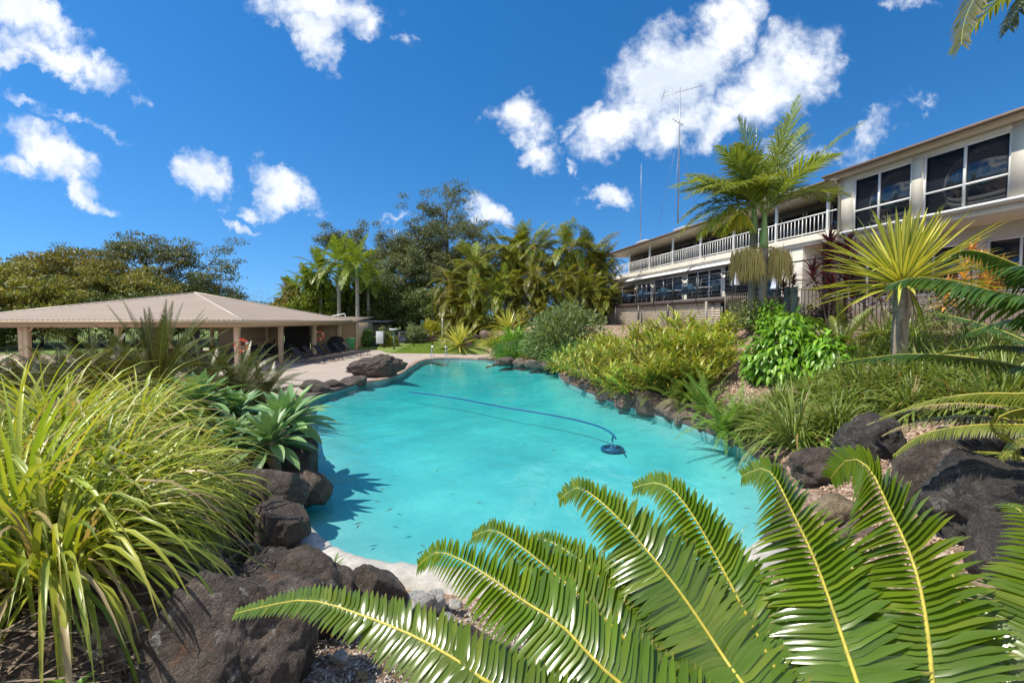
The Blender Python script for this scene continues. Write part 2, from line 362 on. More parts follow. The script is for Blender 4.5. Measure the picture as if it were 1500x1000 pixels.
plain('deck_timber', (.055, .035, .027), .6, var=.2, scale=4)
plain('grey_timber', (.30, .265, .22), .85, var=.25, scale=5, bump=.4, bscale=25)
plain('dark_interior', (.035, .032, .03), .8)  # flat dark sheets standing for unlit depth in openings and behind battens
plain('dark_fabric', (.018, .018, .02), .8)
plain('lounge_fabric', (.035, .03, .028), .75)
plain('lounge_frame', (.10, .075, .06), .45)
plain('life_orange', (.72, .12, .04), .5, var=.08)
plain('bin_green', (.03, .19, .055), .4, var=.08)
plain('sign_white', (.72, .73, .76), .5, var=.04)
plain('hose_blue', (.008, .065, .19), .4, var=.1)
plain('chair_blue', (.03, .07, .11), .5, var=.1)
plain('umbrella_cloth', (.62, .66, .78), .7, var=.1, scale=8)
plain('red_brick', (.30, .12, .08), .85, var=.2, scale=8)
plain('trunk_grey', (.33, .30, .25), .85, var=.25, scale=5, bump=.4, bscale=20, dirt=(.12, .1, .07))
plain('trunk_shade', (.20, .175, .13), .85, var=.3, scale=5, bump=.4, bscale=20)  # trunk grey darkened in colour to carry shade on the twin palms
plain('trunk_pale', (.40, .36, .31), .85, var=.3, scale=2, bump=.3)
plain('trunk_dark', (.10, .075, .055), .9, var=.3, scale=4, bump=.5, bscale=15)
plain('trunk_yucca', (.27, .22, .16), .95, var=.3, scale=8, bump=.8, bscale=25)
plain('crownshaft', (.22, .34, .10), .4, var=.2, scale=2)
plain('rachis_yellow', (.47, .40, .055), .4, var=.22, scale=30)
plain('rachis_green', (.20, .24, .045), .45, var=.15)
plain('stem_brown', (.13, .10, .06), .8, var=.2)
plain('fruit_tan', (.34, .27, .10), .8, var=.25, scale=6)
m, nt, b, o = newmat('fruit_strands')
g_ = N(nt, 'ShaderNodeNewGeometry'); nt.links.new(ramp(nt, g_.outputs['Random Per Island'], [(0, (.42, .38, .09)), (.5, (.52, .42, .13)), (1, (.46, .30, .11))]), b.inputs['Base Color']); b.inputs['Roughness'].default_value = .8
m, nt, b, o = newmat('window_glass')
b.inputs['Base Color'].default_value = (.016, .024, .036, 1); b.inputs['Roughness'].default_value = .03; b.inputs['Specular IOR Level'].default_value = .7
m, nt, b, o = newmat('teal_glass')
b.inputs['Base Color'].default_value = (.05, .16, .18, 1); b.inputs['Roughness'].default_value = .08; b.inputs['Specular IOR Level'].default_value = .6

rockmat('basalt', (.042, .032, .025), (.13, .10, .078), (.28, .22, .175), lichen=.75, rust=.6, scale=1.5)
rockmat('basalt_dark', (.028, .025, .022), (.072, .063, .056), (.16, .14, .12), lichen=.45, rust=.1)
rockmat('rock_brown', (.055, .04, .032), (.12, .088, .068), (.21, .16, .125), lichen=.25, rust=.25)
rockmat('rock_pink', (.12, .085, .068), (.25, .18, .145), (.38, .295, .235), lichen=.2, rust=.2)
rockmat('rock_white', (.40, .38, .34), (.60, .58, .53), (.74, .72, .68), lichen=0, rust=.08)
rockmat('rock_tan', (.20, .15, .09), (.36, .28, .17), (.5, .4, .26), lichen=.1, rust=.2)

leaf('lf_grass', [(.17, .245, .024), (.29, .35, .038), (.42, .43, .06), (.11, .18, .02)], .36, .5, .33, tip=(.42, .33, .10), tip0=.7, dead=(.42, .33, .16), deadp=.10)
leaf('lf_liriope', [(.07, .14, .022), (.13, .22, .034), (.21, .29, .055), (.045, .095, .016)], .36, .5, .26, edge=((.36, .38, .12), .36), dead=(.33, .24, .10), deadp=.06)
leaf('lf_agave', [(.10, .19, .07), (.14, .25, .095), (.18, .30, .11)], .42, .45, .12, edge=((.26, .36, .16), .45))
leaf('lf_cycad', [(.07, .125, .008), (.10, .16, .010), (.055, .10, .007), (.13, .18, .013)], .20, .6, .26, tcol=(1.7, 1.5, .4), objvar=.1, tip=(.34, .25, .06), tip0=.86)
leaf('lf_cycad_dark', [(.045, .058, .011), (.07, .08, .015), (.10, .10, .02)], .38, .5, .22, tip=(.16, .11, .03), tip0=.5, objvar=.1)
leaf('lf_cycad_deep', [(.03, .075, .012), (.045, .10, .014), (.065, .12, .016)], .3, .5, .2)
leaf('lf_cycad_olive', [(.12, .15, .02), (.18, .20, .03), (.09, .12, .02)], .34, .55, .25)
leaf('lf_cycad_dry', [(.20, .15, .09), (.26, .21, .15), (.16, .16, .04)], .5, .4, .2)
leaf('lf_palm', [(.12, .18, .03), (.17, .23, .038), (.25, .29, .055), (.10, .15, .026)], .36, .5, .42, tip=(.28, .20, .05), tip0=.6)
leaf('lf_cane', [(.085, .14, .016), (.14, .20, .02), (.23, .26, .03), (.05, .085, .012)], .4, .45, .28, tip=(.34, .17, .03), tip0=.45, objvar=.22, dead=(.36, .19, .05), deadp=.05, patch=[((.42, .22, .045), 1.3, .65, .72), ((.035, .06, .012), 1.0, .58, .70), ((.30, .34, .06), 1.6, .60, .70)])  # dark and bright patches paint shaded and lit fronds; orange is dead leaf
leaf('lf_alex', [(.10, .17, .018), (.18, .25, .024), (.28, .32, .04), (.06, .10, .014)], .4, .45, .3, objvar=.18)
leaf('lf_euc', [(.055, .080, .04), (.09, .115, .05), (.13, .145, .06), (.18, .165, .065)], .5, .4, .28, objvar=.15, patch=[((.20, .17, .06), .45, .60, .70), ((.06, .08, .045), .5, .58, .68)])
leaf('lf_wood', [(.035, .065, .02), (.07, .105, .028), (.11, .14, .034), (.16, .17, .04)], .5, .4, .2, objvar=.2)
leaf('lf_fig', [(.085, .10, .026), (.15, .165, .035), (.22, .22, .045), (.30, .22, .05)], .5, .4, .3, objvar=.2, patch=[((.36, .27, .06), .4, .62, .70), ((.06, .085, .03), .5, .56, .66)])
leaf('lf_shrub', [(.09, .135, .045), (.15, .20, .065), (.22, .26, .10), (.06, .10, .03)], .45, .4, .28)
leaf('lf_bright', [(.09, .22, .014), (.15, .32, .02), (.23, .40, .035), (.05, .14, .012)], .36, .5, .28)
leaf('lf_ginger', [(.09, .19, .016), (.16, .27, .022), (.29, .35, .035), (.055, .13, .014)], .36, .5, .28, tip=(.50, .24, .07), tip0=.35, edge=((.46, .48, .09), .36), objvar=.15)
leaf('lf_fern', [(.08, .17, .02), (.13, .24, .03), (.18, .28, .05)], .45, .4, .3)
leaf('lf_lily', [(.06, .15, .03), (.10, .21, .035), (.16, .27, .05), (.05, .12, .045)], .38, .45, .25)
leaf('lf_furcraea', [(.52, .49, .08), (.58, .53, .11), (.42, .43, .07)], .38, .5, .2, edge=((.13, .22, .04), .34), tip=(.35, .25, .08), tip0=.85)
leaf('lf_purple', [(.045, .012, .022), (.09, .02, .035), (.03, .02, .018), (.10, .035, .03)], .35, .5, .25, tcol=(1.4, .5, .6))
leaf('lf_croton', [(.42, .17, .05), (.55, .30, .07), (.30, .10, .05), (.45, .38, .08)], .4, .45, .25)
leaf('lf_yellow', [(.30, .28, .02), (.42, .36, .03), (.14, .19, .02)], .45, .4, .25)
leaf('lf_float', [(.03, .02, .012), (.06, .035, .02), (.02, .03, .015)], .6, .3, .1)
# ================================================================== THE SETTING
WATER = -0.10
_pool = [(447, 715), (441, 745), (449, 778), (468, 802), (500, 824), (545, 840), (600, 846), (700, 856), (800, 866), (900, 870), (990, 862), (1060, 842), (1112, 808), (1134, 772), (1139, 720), (1118, 680),
         (1062, 647), (1000, 622), (950, 606), (900, 591), (855, 573), (822, 556), (815, 541), (790, 536.5), (745, 532), (700, 527.5), (655, 526), (622, 529), (602, 539), (588, 549), (560, 559), (530, 563), (498, 573), (458, 586), (452, 612), (456, 642), (462, 672), (462, 696)]
POOL = catmull([gz(x, y, WATER) for x, y in _pool], 6, closed=True)[:, :2]
def sdf(X, Y):
    """distance to the pool's edge, negative inside"""
    P = np.stack([np.ravel(X), np.ravel(Y)], 1); A = POOL; B = np.roll(POOL, -1, 0); out = np.full(len(P), 1e9); ins = np.zeros(len(P), bool)
    for a, b in zip(A, B):
        ab = b - a; t = np.clip(((P - a) @ ab) / (ab @ ab), 0, 1); q = a + t[:, None] * ab
        out = np.minimum(out, np.hypot(*(P - q).T))
        c = ((a[1] > P[:, 1]) != (b[1] > P[:, 1])); xx = (b[0] - a[0]) * (P[:, 1] - a[1]) / (b[1] - a[1] + 1e-12) + a[0]; ins ^= c & (P[:, 0] < xx)
    return np.where(ins, -out, out).reshape(np.shape(X))
def sst(x, a, b):
    t = np.clip((x - a) / (b - a), 0, 1); return t * t * (3 - 2 * t)
def lin(x, a, b): return np.clip((x - a) / (b - a), 0, 1)
DECK = [(-1.2, 30.9), (-1.6, 33.6), (-9.5, 34.6), (-11.2, 38.5), (-29, 41), (-29, 21.2), (-12.2, 21.2), (-9.3, 17.4), (-7.6, 15.0)]
def height(X, Y, s=None):
    X = np.asarray(X, float); Y = np.asarray(Y, float)
    if s is None: s = sdf(X, Y)
    wR = sst(X + .06 * (Y - 12) * (Y > 12), -.5, 3.2) * sst(Y, 3.0, 7.0)
    far_back = sst(Y, 24, 29) * sst(X, -5.5, -1.0)
    wR = np.maximum(wR, far_back * .8)
    hR = .08 + 2.05 * lin(s, 0.25, 6.0) ** .85
    wL = (1 - sst(X, -2.6, -1.6)) * (1 - sst(Y, 8, 13))
    hL = -.02 + 1.02 * sst(s, .45, 2.0)
    hN = -.03 + .24 * np.clip(s - .45, 0, 3.6)
    hB = .02 + 0 * X
    near = 1 - sst(Y, 4.5, 8)
    base = hN * near + hB * (1 - near)
    h = base * (1 - wL) + np.maximum(hL, base) * wL
    h = h * (1 - wR) + np.maximum(hR, base) * wR
    hill = np.clip(Y - 36, 0, 60) * .06 * sst(X, -24, -13) + np.clip(Y - 96, 0, 300) * .01 * sst(X, -24, -13)
    h = np.maximum(h, h * .0 + hill) if False else h + hill * (1 - wR)
    flat = (1 - sst(X, -9, -6.5)) * sst(Y, 13, 16)
    h = h * (1 - flat) + hill * flat
    return h
def onground(px, py, d0=2.0, d1=60.0):
    """where a line of sight of the photograph meets the terrain"""
    D = np.arange(d0, d1, .08); a = at(px, py, 1.0); X = a.x * D; Z = CAM_H + (a.z - CAM_H) * D; k = np.nonzero(Z <= height(X, D))[0]
    k = k[0] if len(k) else len(D) - 1
    return Vector((X[k], D[k], ground(X[k], D[k])))
def ground(x, y): return float(height(np.array([x]), np.array([y]))[0])

def in_poly(X, Y, poly):
    ins = np.zeros(np.shape(X), bool)
    for (ax, ay), (bx, by) in zip(poly, poly[1:] + poly[:1]):
        c = ((ay > Y) != (by > Y)); xx = (bx - ax) * (Y - ay) / (by - ay + 1e-12) + ax; ins ^= c & (X < xx)
    return ins
# the pool side of the deck follows the pool's edge
_de = [tuple(p) for p in POOL if p[1] > 14.9 and p[0] < -1.2]
DECKPOLY = DECK + [tuple(p) for p in sorted([(x, y) for x, y in _de], key=lambda q: (q[1] if q[0] < -4.6 else 40 + q[0]))]

def axis(segs):
    out = [segs[0][0]]
    for a, b, st in segs:
        n = max(1, int(round((b - a) / st))); out += list(a + (b - a) * (np.arange(n) + 1) / n)
    return np.array(out)
gx = axis([(-900, -120, 60), (-120, -40, 8), (-40, -12, 1.2), (-12, -8, .4), (-8, 7, .13), (7, 16, .35), (16, 40, 1.2), (40, 160, 12), (160, 900, 60)])
gy = axis([(-60, -4, 4), (-4, 2.5, .35), (2.5, 31.5, .13), (31.5, 45, .5), (45, 110, 2.5), (110, 1500, 60)])
GX, GY = np.meshgrid(gx, gy); S_ = sdf(GX, GY); H = height(GX, GY, S_)
rs = np.random.default_rng(4)
H += np.where((S_ > .5) & (np.abs(GX) < 20) & (GY < 30), rs.normal(0, .012, H.shape), 0)
H = np.where(in_poly(GX, GY, DECKPOLY), np.minimum(H, -.07), H)
H = np.where(S_ < .12, -3.0, H)
nx, ny = len(gx), len(gy)
i = np.arange(ny - 1)[:, None] * nx + np.arange(nx - 1)[None]
F = np.stack([i, i + 1, i + nx + 1, i + nx], -1).reshape(-1, 4)
m, nt, b, o = newmat('soil_mulch'); p = worldpos(nt)
sp = N(nt, 'ShaderNodeSeparateXYZ'); nt.links.new(p, sp.inputs[0])
vo = N(nt, 'ShaderNodeTexVoronoi'); vo.inputs['Scale'].default_value = 22; vo.inputs['Randomness'].default_value = 1; nt.links.new(p, vo.inputs['Vector'])
sv = N(nt, 'ShaderNodeSeparateColor'); nt.links.new(vo.outputs['Color'], sv.inputs[0])
chip = ramp(nt, sv.outputs[0], [(0, (.14, .085, .055)), (.35, (.29, .19, .13)), (.65, (.43, .31, .225)), (1, (.54, .42, .33))])
chip = mixc(nt, mth(nt, 'MULTIPLY', ramp(nt, noisef(nt, p, 2.2, 6), [(.4, (0, 0, 0)), (.65, (1, 1, 1))]), .6), chip, (.11, .07, .045))
grass = ramp(nt, noisef(nt, p, 1.3, 8, .7), [(.3, (.10, .15, .03)), (.55, (.16, .22, .04)), (.75, (.24, .26, .07))])
# lawn and rough grass beyond the pool, bare mulch in the beds
far = N(nt, 'ShaderNodeMapRange'); nt.links.new(mth(nt, 'ADD', sp.outputs[1], mth(nt, 'MULTIPLY', noisef(nt, p, .7, 3), 1.0)), far.inputs[0]); far.inputs[1].default_value = 33.0; far.inputs[2].default_value = 33.9
wx = N(nt, 'ShaderNodeMapRange'); nt.links.new(mth(nt, 'ADD', sp.outputs[0], mth(nt, 'MULTIPLY', noisef(nt, p, .8, 3), 1.0)), wx.inputs[0]); wx.inputs[1].default_value = -1.6; wx.inputs[2].default_value = -1.0; wx.inputs[3].default_value = 1; wx.inputs[4].default_value = 0
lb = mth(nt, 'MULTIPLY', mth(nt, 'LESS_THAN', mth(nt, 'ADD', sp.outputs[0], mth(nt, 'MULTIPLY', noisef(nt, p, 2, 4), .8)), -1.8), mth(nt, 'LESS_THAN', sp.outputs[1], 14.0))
chip = mixc(nt, mth(nt, 'MULTIPLY', lb, .85), chip, (.045, .03, .02))  # left bank soil darkened in colour for the shade under the grass
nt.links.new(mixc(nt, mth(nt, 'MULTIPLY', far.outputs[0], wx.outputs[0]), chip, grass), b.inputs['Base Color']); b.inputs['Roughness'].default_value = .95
bm = N(nt, 'ShaderNodeBump'); bm.inputs['Strength'].default_value = .8; bm.inputs['Distance'].default_value = .03
nt.links.new(mth(nt, 'ADD', vo.outputs['Distance'], noisef(nt, p, 30, 6)), bm.inputs['Height']); nt.links.new(bm.outputs[0], b.inputs['Normal'])
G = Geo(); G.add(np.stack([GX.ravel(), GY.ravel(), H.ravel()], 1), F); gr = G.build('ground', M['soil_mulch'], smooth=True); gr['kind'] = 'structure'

# ---- pool basin
area = sum(a[0] * b_[1] - b_[0] * a[1] for a, b_ in zip(POOL, np.roll(POOL, -1, 0)))
Tn = nrm(np.roll(POOL, -1, 0) - np.roll(POOL, 1, 0)); OUT = np.stack([Tn[:, 1], -Tn[:, 0]], 1) * (1 if area > 0 else -1)
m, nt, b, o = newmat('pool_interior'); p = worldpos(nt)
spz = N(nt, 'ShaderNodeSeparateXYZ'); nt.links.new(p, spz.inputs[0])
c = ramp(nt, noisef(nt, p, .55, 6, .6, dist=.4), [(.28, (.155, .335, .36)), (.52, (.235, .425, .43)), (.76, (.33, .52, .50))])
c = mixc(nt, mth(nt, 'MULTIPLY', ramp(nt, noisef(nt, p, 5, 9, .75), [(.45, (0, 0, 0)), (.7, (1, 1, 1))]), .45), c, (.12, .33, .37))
c = mixc(nt, mth(nt, 'MULTIPLY', ramp(nt, noisef(nt, p, 60, 3), [(.5, (0, 0, 0)), (.75, (1, 1, 1))]), .20), c, (.40, .62, .62))  # plaster mottling, strengthened in colour to suggest caustic light on the floor
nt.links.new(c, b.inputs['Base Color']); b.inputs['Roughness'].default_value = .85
K = len(POOL); ring = np.concatenate([POOL, POOL[:1]])
G = Geo()
lv = [.0, -.15, -.3, -.42]
for a_, b_ in zip(lv, lv[1:]):
    for q in range(K): pass
V = np.concatenate([np.column_stack([POOL, np.full(K, z)]) for z in lv]); j = np.arange(K); k2 = (j + 1) % K
F = np.concatenate([np.stack([r * K + k2, r * K + j, (r + 1) * K + j, (r + 1) * K + k2], 1) for r in range(len(lv) - 1)])
G.add(V, F)
fx = np.arange(POOL[:, 0].min() - .3, POOL[:, 0].max() + .3, .2); fy = np.arange(POOL[:, 1].min() - .3, POOL[:, 1].max() + .3, .2)
FX, FY = np.meshgrid(fx, fy); s2 = sdf(FX, FY); FZ = -.30 - .22 * sst(-s2, .0, 1.6)
ii = np.arange(len(fy) - 1)[:, None] * len(fx) + np.arange(len(fx) - 1)[None]
F = np.stack([ii, ii + 1, ii + len(fx) + 1, ii + len(fx)], -1).reshape(-1, 4)
F = F[(s2.ravel()[F] < .02).any(1) & (s2.ravel()[F] < .25).all(1)]
G.add(np.stack([FX.ravel(), FY.ravel(), FZ.ravel()], 1), F)
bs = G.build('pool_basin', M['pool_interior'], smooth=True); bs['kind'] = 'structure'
# entry steps at the far end, following the curve of the pool
G = Geo(); ix = np.arange(24 * 6 + 2, 27 * 6)
for d0, d1, z in ((-.02, .45, -.17), (.45, .95, -.27)):
    pr = [(d0, z), (d1, z), (d1 + .01, z - .3)]; rows = [np.column_stack([POOL[ix] - OUT[ix] * d, np.full(len(ix), zz)]) for d, zz in pr]; V = np.stack(rows, 1).reshape(-1, 3); a = np.arange(len(ix) - 1)[:, None] * 3 + np.arange(2)[None]
    G.add(V, np.stack([a, a + 3, a + 4, a + 1], -1).reshape(-1, 4))
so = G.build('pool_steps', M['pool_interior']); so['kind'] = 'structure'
m, nt, b, o = newmat('water')
p = worldpos(nt); tb = N(nt, 'ShaderNodeBsdfTransparent'); tb.inputs[0].default_value = (1, 1, 1, 1)
gl = N(nt, 'ShaderNodeBsdfGlossy'); gl.inputs['Roughness'].default_value = .03
fn = N(nt, 'ShaderNodeFresnel'); fn.inputs[0].default_value = 1.24
bm = N(nt, 'ShaderNodeBump'); bm.inputs['Strength'].default_value = .5; bm.inputs['Distance'].default_value = .06
wv = N(nt, 'ShaderNodeMapping'); wv.inputs['Scale'].default_value = (1, .75, 1); nt.links.new(p, wv.inputs[0])
nt.links.new(mth(nt, 'ADD', noisef(nt, wv.outputs[0], 1.6, 4, .5, dist=.6), mth(nt, 'MULTIPLY', noisef(nt, wv.outputs[0], 6, 2, .5), .12)), bm.inputs['Height'])
nt.links.new(bm.outputs[0], gl.inputs['Normal']); nt.links.new(bm.outputs[0], fn.inputs['Normal'])
mx = N(nt, 'ShaderNodeMixShader'); nt.links.new(fn.outputs[0], mx.inputs[0]); nt.links.new(tb.outputs[0], mx.inputs[1]); nt.links.new(gl.outputs[0], mx.inputs[2]); nt.links.new(mx.outputs[0], o.inputs[0])
va = N(nt, 'ShaderNodeVolumeAbsorption'); va.inputs[0].default_value = (.22, .94, .957, 1); va.inputs[1].default_value = 1.0; nt.links.new(va.outputs[0], o.inputs['Volume'])
bmw = bmesh.new(); vs = [bmw.verts.new((x + ox * .012, y + oy * .012, WATER)) for (x, y), (ox, oy) in zip(POOL, OUT)]; f_ = bmw.faces.new(vs); r_ = bmesh.ops.extrude_face_region(bmw, geom=[f_]); bmesh.ops.translate(bmw, verts=[v for v in r_['geom'] if isinstance(v, bmesh.types.BMVert)], vec=(0, 0, -.9)); bmesh.ops.triangulate(bmw, faces=bmw.faces[:]); bmesh.ops.recalc_face_normals(bmw, faces=bmw.faces[:])
me = bpy.data.meshes.new('water'); bmw.to_mesh(me); me.materials.append(M['water']); wo_ = bpy.data.objects.new('water', me); COL.objects.link(wo_); wo_['kind'] = 'structure'

# ---- coping: white render near the camera, rough stone right and left, brick pavers at the far end
plain('white_render', (.45, .43, .39), .8, var=.22, scale=9, bump=.8, bscale=45, dirt=(.27, .24, .20))
rockmat('rough_stone', (.075, .055, .045), (.16, .12, .095), (.28, .215, .17), lichen=.2, rust=.15)
m, nt, b, o = newmat('paver'); p = worldpos(nt)
br = N(nt, 'ShaderNodeTexVoronoi'); br.inputs['Scale'].default_value = 4.5; nt.links.new(p, br.inputs['Vector'])
sc_ = N(nt, 'ShaderNodeSeparateColor'); nt.links.new(br.outputs['Color'], sc_.inputs[0])
nt.links.new(ramp(nt, sc_.outputs[0], [(0, (.23, .15, .11)), (.5, (.31, .21, .155)), (1, (.38, .28, .21))]), b.inputs['Base Color']); b.inputs['Roughness'].default_value = .8
def coping(name, idx, wid, hgt, mat, wob=0.0, seed=1):
    r = np.random.default_rng(seed); idx = list(idx); n = len(idx); G = Geo()
    p = POOL[idx]; o_ = OUT[idx]; w = wid + wob * r.normal(0, 1, n); hh = hgt + wob * .35 * r.normal(0, 1, n)
    prof = [(-.015, -.32), (-.03, 0.0), (.0, 1.0), (.06, 1.12), ('w', 1.05), ('w2', -1.5)]
    rows = []
    for d, z in prof:
        dd = w - .04 if d == 'w' else w if d == 'w2' else np.full(n, d)
        zz = np.where(z >= 0, z * hh, z * .2); rows.append(np.column_stack([p + o_ * np.asarray(dd)[:, None], zz]))
    V = np.stack(rows, 1).reshape(-1, 3); k = len(prof); a = np.arange(n - 1)[:, None] * k + np.arange(k - 1)[None]
    F = np.stack([a, a + 1, a + k + 1, a + k], -1).reshape(-1, 4); G.add(V, F); ob = G.build(name, mat, smooth=True); ob['kind'] = 'structure'; return ob
n6 = 6
coping('pool_coping', range(0, 12 * n6 + 1), .36, .05, M['white_render'], .02, 1)
coping('stone_coping', range(12 * n6, 25 * n6 + 1), .40, .05, M['rough_stone'], .05, 2)
coping('paver_coping', range(25 * n6, 31 * n6 + 1), .36, .02, M['paver'], .0, 3)
coping('rock_coping', list(range(31 * n6, 38 * n6)) + [0], .40, .045, M['rough_stone'], .05, 4)

# ---- deck, lawn, road
m, nt, b, o = newmat('concrete'); p = worldpos(nt)
c = ramp(nt, noisef(nt, p, .5, 8, .65), [(.3, (.345, .285, .235)), (.7, (.415, .345, .29))])
c = mixc(nt, mth(nt, 'MULTIPLY', ramp(nt, noisef(nt, p, 3.5, 9, .75), [(.5, (0, 0, 0)), (.72, (1, 1, 1))]), .25), c, (.34, .27, .21))
nt.links.new(c, b.inputs['Base Color']); b.inputs['Roughness'].default_value = .85
def sheet(name, poly, z, mat, zf=None, thick=0):
    bmx = bmesh.new(); vs = [bmx.verts.new((x, y, z if zf is None else zf(x, y))) for x, y in poly]; f = bmx.faces.new(vs); bmx.normal_update()
    if f.normal.z < 0: f.normal_flip()
    if thick:
        r_ = bmesh.ops.extrude_face_region(bmx, geom=[f]); bmesh.ops.translate(bmx, verts=[v for v in r_['geom'] if isinstance(v, bmesh.types.BMVert)], vec=(0, 0, thick)); 
    bmesh.ops.triangulate(bmx, faces=bmx.faces[:]); bmesh.ops.recalc_face_normals(bmx, faces=bmx.faces[:])
    me = bpy.data.meshes.new(name); bmx.to_mesh(me); bmx.free(); me.materials.append(mat); ob = bpy.data.objects.new(name, me); COL.objects.link(ob); ob['kind'] = 'structure'; return ob
sheet('pool_deck', DECKPOLY, -.06, M['concrete'], thick=.06)
plain('asphalt', (.17, .165, .17), .9, var=.15, scale=2)
def ribbon_ground(name, pts, wid, mat, dz, n=30, hf=height):
    c = catmull(np.array([(x, y, 0) for x, y in pts]), n); t = nrm(np.gradient(c, axis=0)); s = np.stack([t[:, 1], -t[:, 0], 0 * t[:, 0]], 1)
    rows = [c + s * wid * k for k in (-.5, -.17, .17, .5)]; V = np.stack(rows, 1).reshape(-1, 3); V[:, 2] = hf(V[:, 0], V[:, 1]) + dz
    a = np.arange(len(c) - 1)[:, None] * 4 + np.arange(3)[None]; F = np.stack([a, a + 1, a + 5, a + 4], -1).reshape(-1, 4)
    G = Geo(); G.add(V, F); ob = G.build(name, mat, smooth=True); ob['kind'] = 'structure'; return ob
ribbon_ground('road', [(-20, 38.2), (-13.5, 41.5), (-11.0, 48), (-8.5, 58), (-3, 75), (8, 95)], 3.6, M['asphalt'], .03)
# short mown grass on the lawn behind the far end of the pool
rg = np.random.default_rng(8); n = 26000
X = rg.uniform(-9.3, -1.0, n); Y = 34.2 + rg.uniform(0, 1, n) ** 1.3 * 9
k = ~in_poly(X, Y, DECKPOLY); X, Y = X[k], Y[k]; n = len(X)
leaf('lf_lawn', [(.12, .20, .02), (.17, .27, .025), (.24, .32, .04)], .6, .3, .3)
G = Geo(); ribbons(G, np.column_stack([X, Y, height(X, Y)]), sph(rg.uniform(0, 6.28, n), rg.uniform(.6, 1.5, n)), (0.1, .2, 1), rg.uniform(.06, .13, n), .03, .5, 1, 'strap')
tag(G.build('lawn_grass', M['lf_lawn']), kind='stuff', label='short bright green mown lawn behind the far end of the pool', cat='grass')

# ---- loose bark chips and small stones in the beds
def scatter_chips(name, n, xr, yr, s0, s1, mat, label, cat, seed, flat=.35, cond=None):
    r = np.random.default_rng(seed); X = r.uniform(*xr, n); Y = r.uniform(*yr, n); s = sdf(X, Y); k = (s > .45) & (~in_poly(X, Y, DECKPOLY))
    if cond is not None: k &= cond(X, Y, s)
    X, Y = X[k], Y[k]; n = len(X); c = np.column_stack([X, Y, height(X, Y) + .012])
    sz = r.uniform(s0, s1, n)[:, None]; a = r.normal(0, 1, (n, 3)); a = nrm(a); b_ = nrm(np.cross(a, r.normal(0, 1, (n, 3)))); c3 = np.cross(a, b_)
    ex = [a * sz, b_ * sz * r.uniform(.4, .8, (n, 1)), c3 * sz * flat]
    V = np.stack([c + ex[0], c - ex[0], c + ex[1], c - ex[1], c + ex[2], c - ex[2]], 1).reshape(-1, 3)
    T = np.array([(0, 2, 4), (2, 1, 4), (1, 3, 4), (3, 0, 4), (2, 0, 5), (1, 2, 5), (3, 1, 5), (0, 3, 5)])
    Q = np.stack([T[:, 0], T[:, 1], T[:, 2], T[:, 2]], 1)
    F = (np.arange(n)[:, None, None] * 6 + T[None]).reshape(-1, 3)
    me = bpy.data.meshes.new(name); me.vertices.add(len(V)); me.vertices.foreach_set('co', V.ravel()); me.loops.add(F.size); me.loops.foreach_set('vertex_index', F.ravel().astype(np.int32))
    me.polygons.add(len(F)); me.polygons.foreach_set('loop_start', np.arange(0, F.size, 3, dtype=np.int32)); me.update(calc_edges=True); me.materials.append(mat)
    ob = bpy.data.objects.new(name, me); COL.objects.link(ob); tag(ob, label, cat, kind='stuff'); return ob
def chipmat(name, cols):
    m, nt, b, o = newmat(name); g = N(nt, 'ShaderNodeNewGeometry'); n = len(cols)
    nt.links.new(ramp(nt, g.outputs['Random Per Island'], [(i / (n - 1), c) for i, c in enumerate(cols)]), b.inputs['Base Color']); b.inputs['Roughness'].default_value = .9; return m
chipmat('bark_chips', [(.20, .12, .075), (.36, .24, .165), (.52, .38, .28), (.60, .48, .38), (.27, .17, .11)])
chipmat('dark_litter', [(.06, .04, .028), (.14, .10, .065), (.26, .20, .14), (.04, .028, .02)])  # dark tones carry painted shade below the long grass
chipmat('pebbles', [(.20, .15, .11), (.34, .26, .19), (.50, .44, .36), (.62, .58, .52), (.16, .10, .075), (.28, .25, .23)])
scatter_chips('bark_mulch', 42000, (2.2, 13.5), (4.0, 19.5), .02, .055, M['bark_chips'], 'pale brown bark chips covering the sloping garden bed', 'mulch', 1)
scatter_chips('leaf_litter', 26000, (-2.0, 2.8), (1.2, 4.4), .006, .024, M['pebbles'], 'small pebbles and dry leaf litter between the near boulders', 'pebbles', 2)
rq = np.random.default_rng(6); n = 6000; X = rq.uniform(-4.6, -1.5, n); Y = rq.uniform(1.4, 5.0, n); k = sdf(X, Y) > .5; X, Y = X[k], Y[k]; n = len(X); a_ = rq.uniform(0, 6.28, n); G = Geo()
ribbons(G, np.column_stack([X, Y, height(X, Y) + rq.uniform(.005, .05, n)]), np.column_stack([np.cos(a_), np.sin(a_), rq.normal(.02, .12, n)]), (0.1, .05, 1), rq.uniform(.05, .30, n), rq.uniform(.008, .022, n), .1, 3, 'lance', .2, 3)
tag(G.build('twig_litter', M['dark_litter']), 'dark dry leaves and twigs on the shaded soil under the long grass', 'leaf litter', kind='stuff')
scatter_chips('pale_gravel', 5000, (-3.0, -2.3), (3.9, 6.0), .01, .032, M['pebbles'], 'pale gravel under the long grass on the left bank', 'gravel', 3)

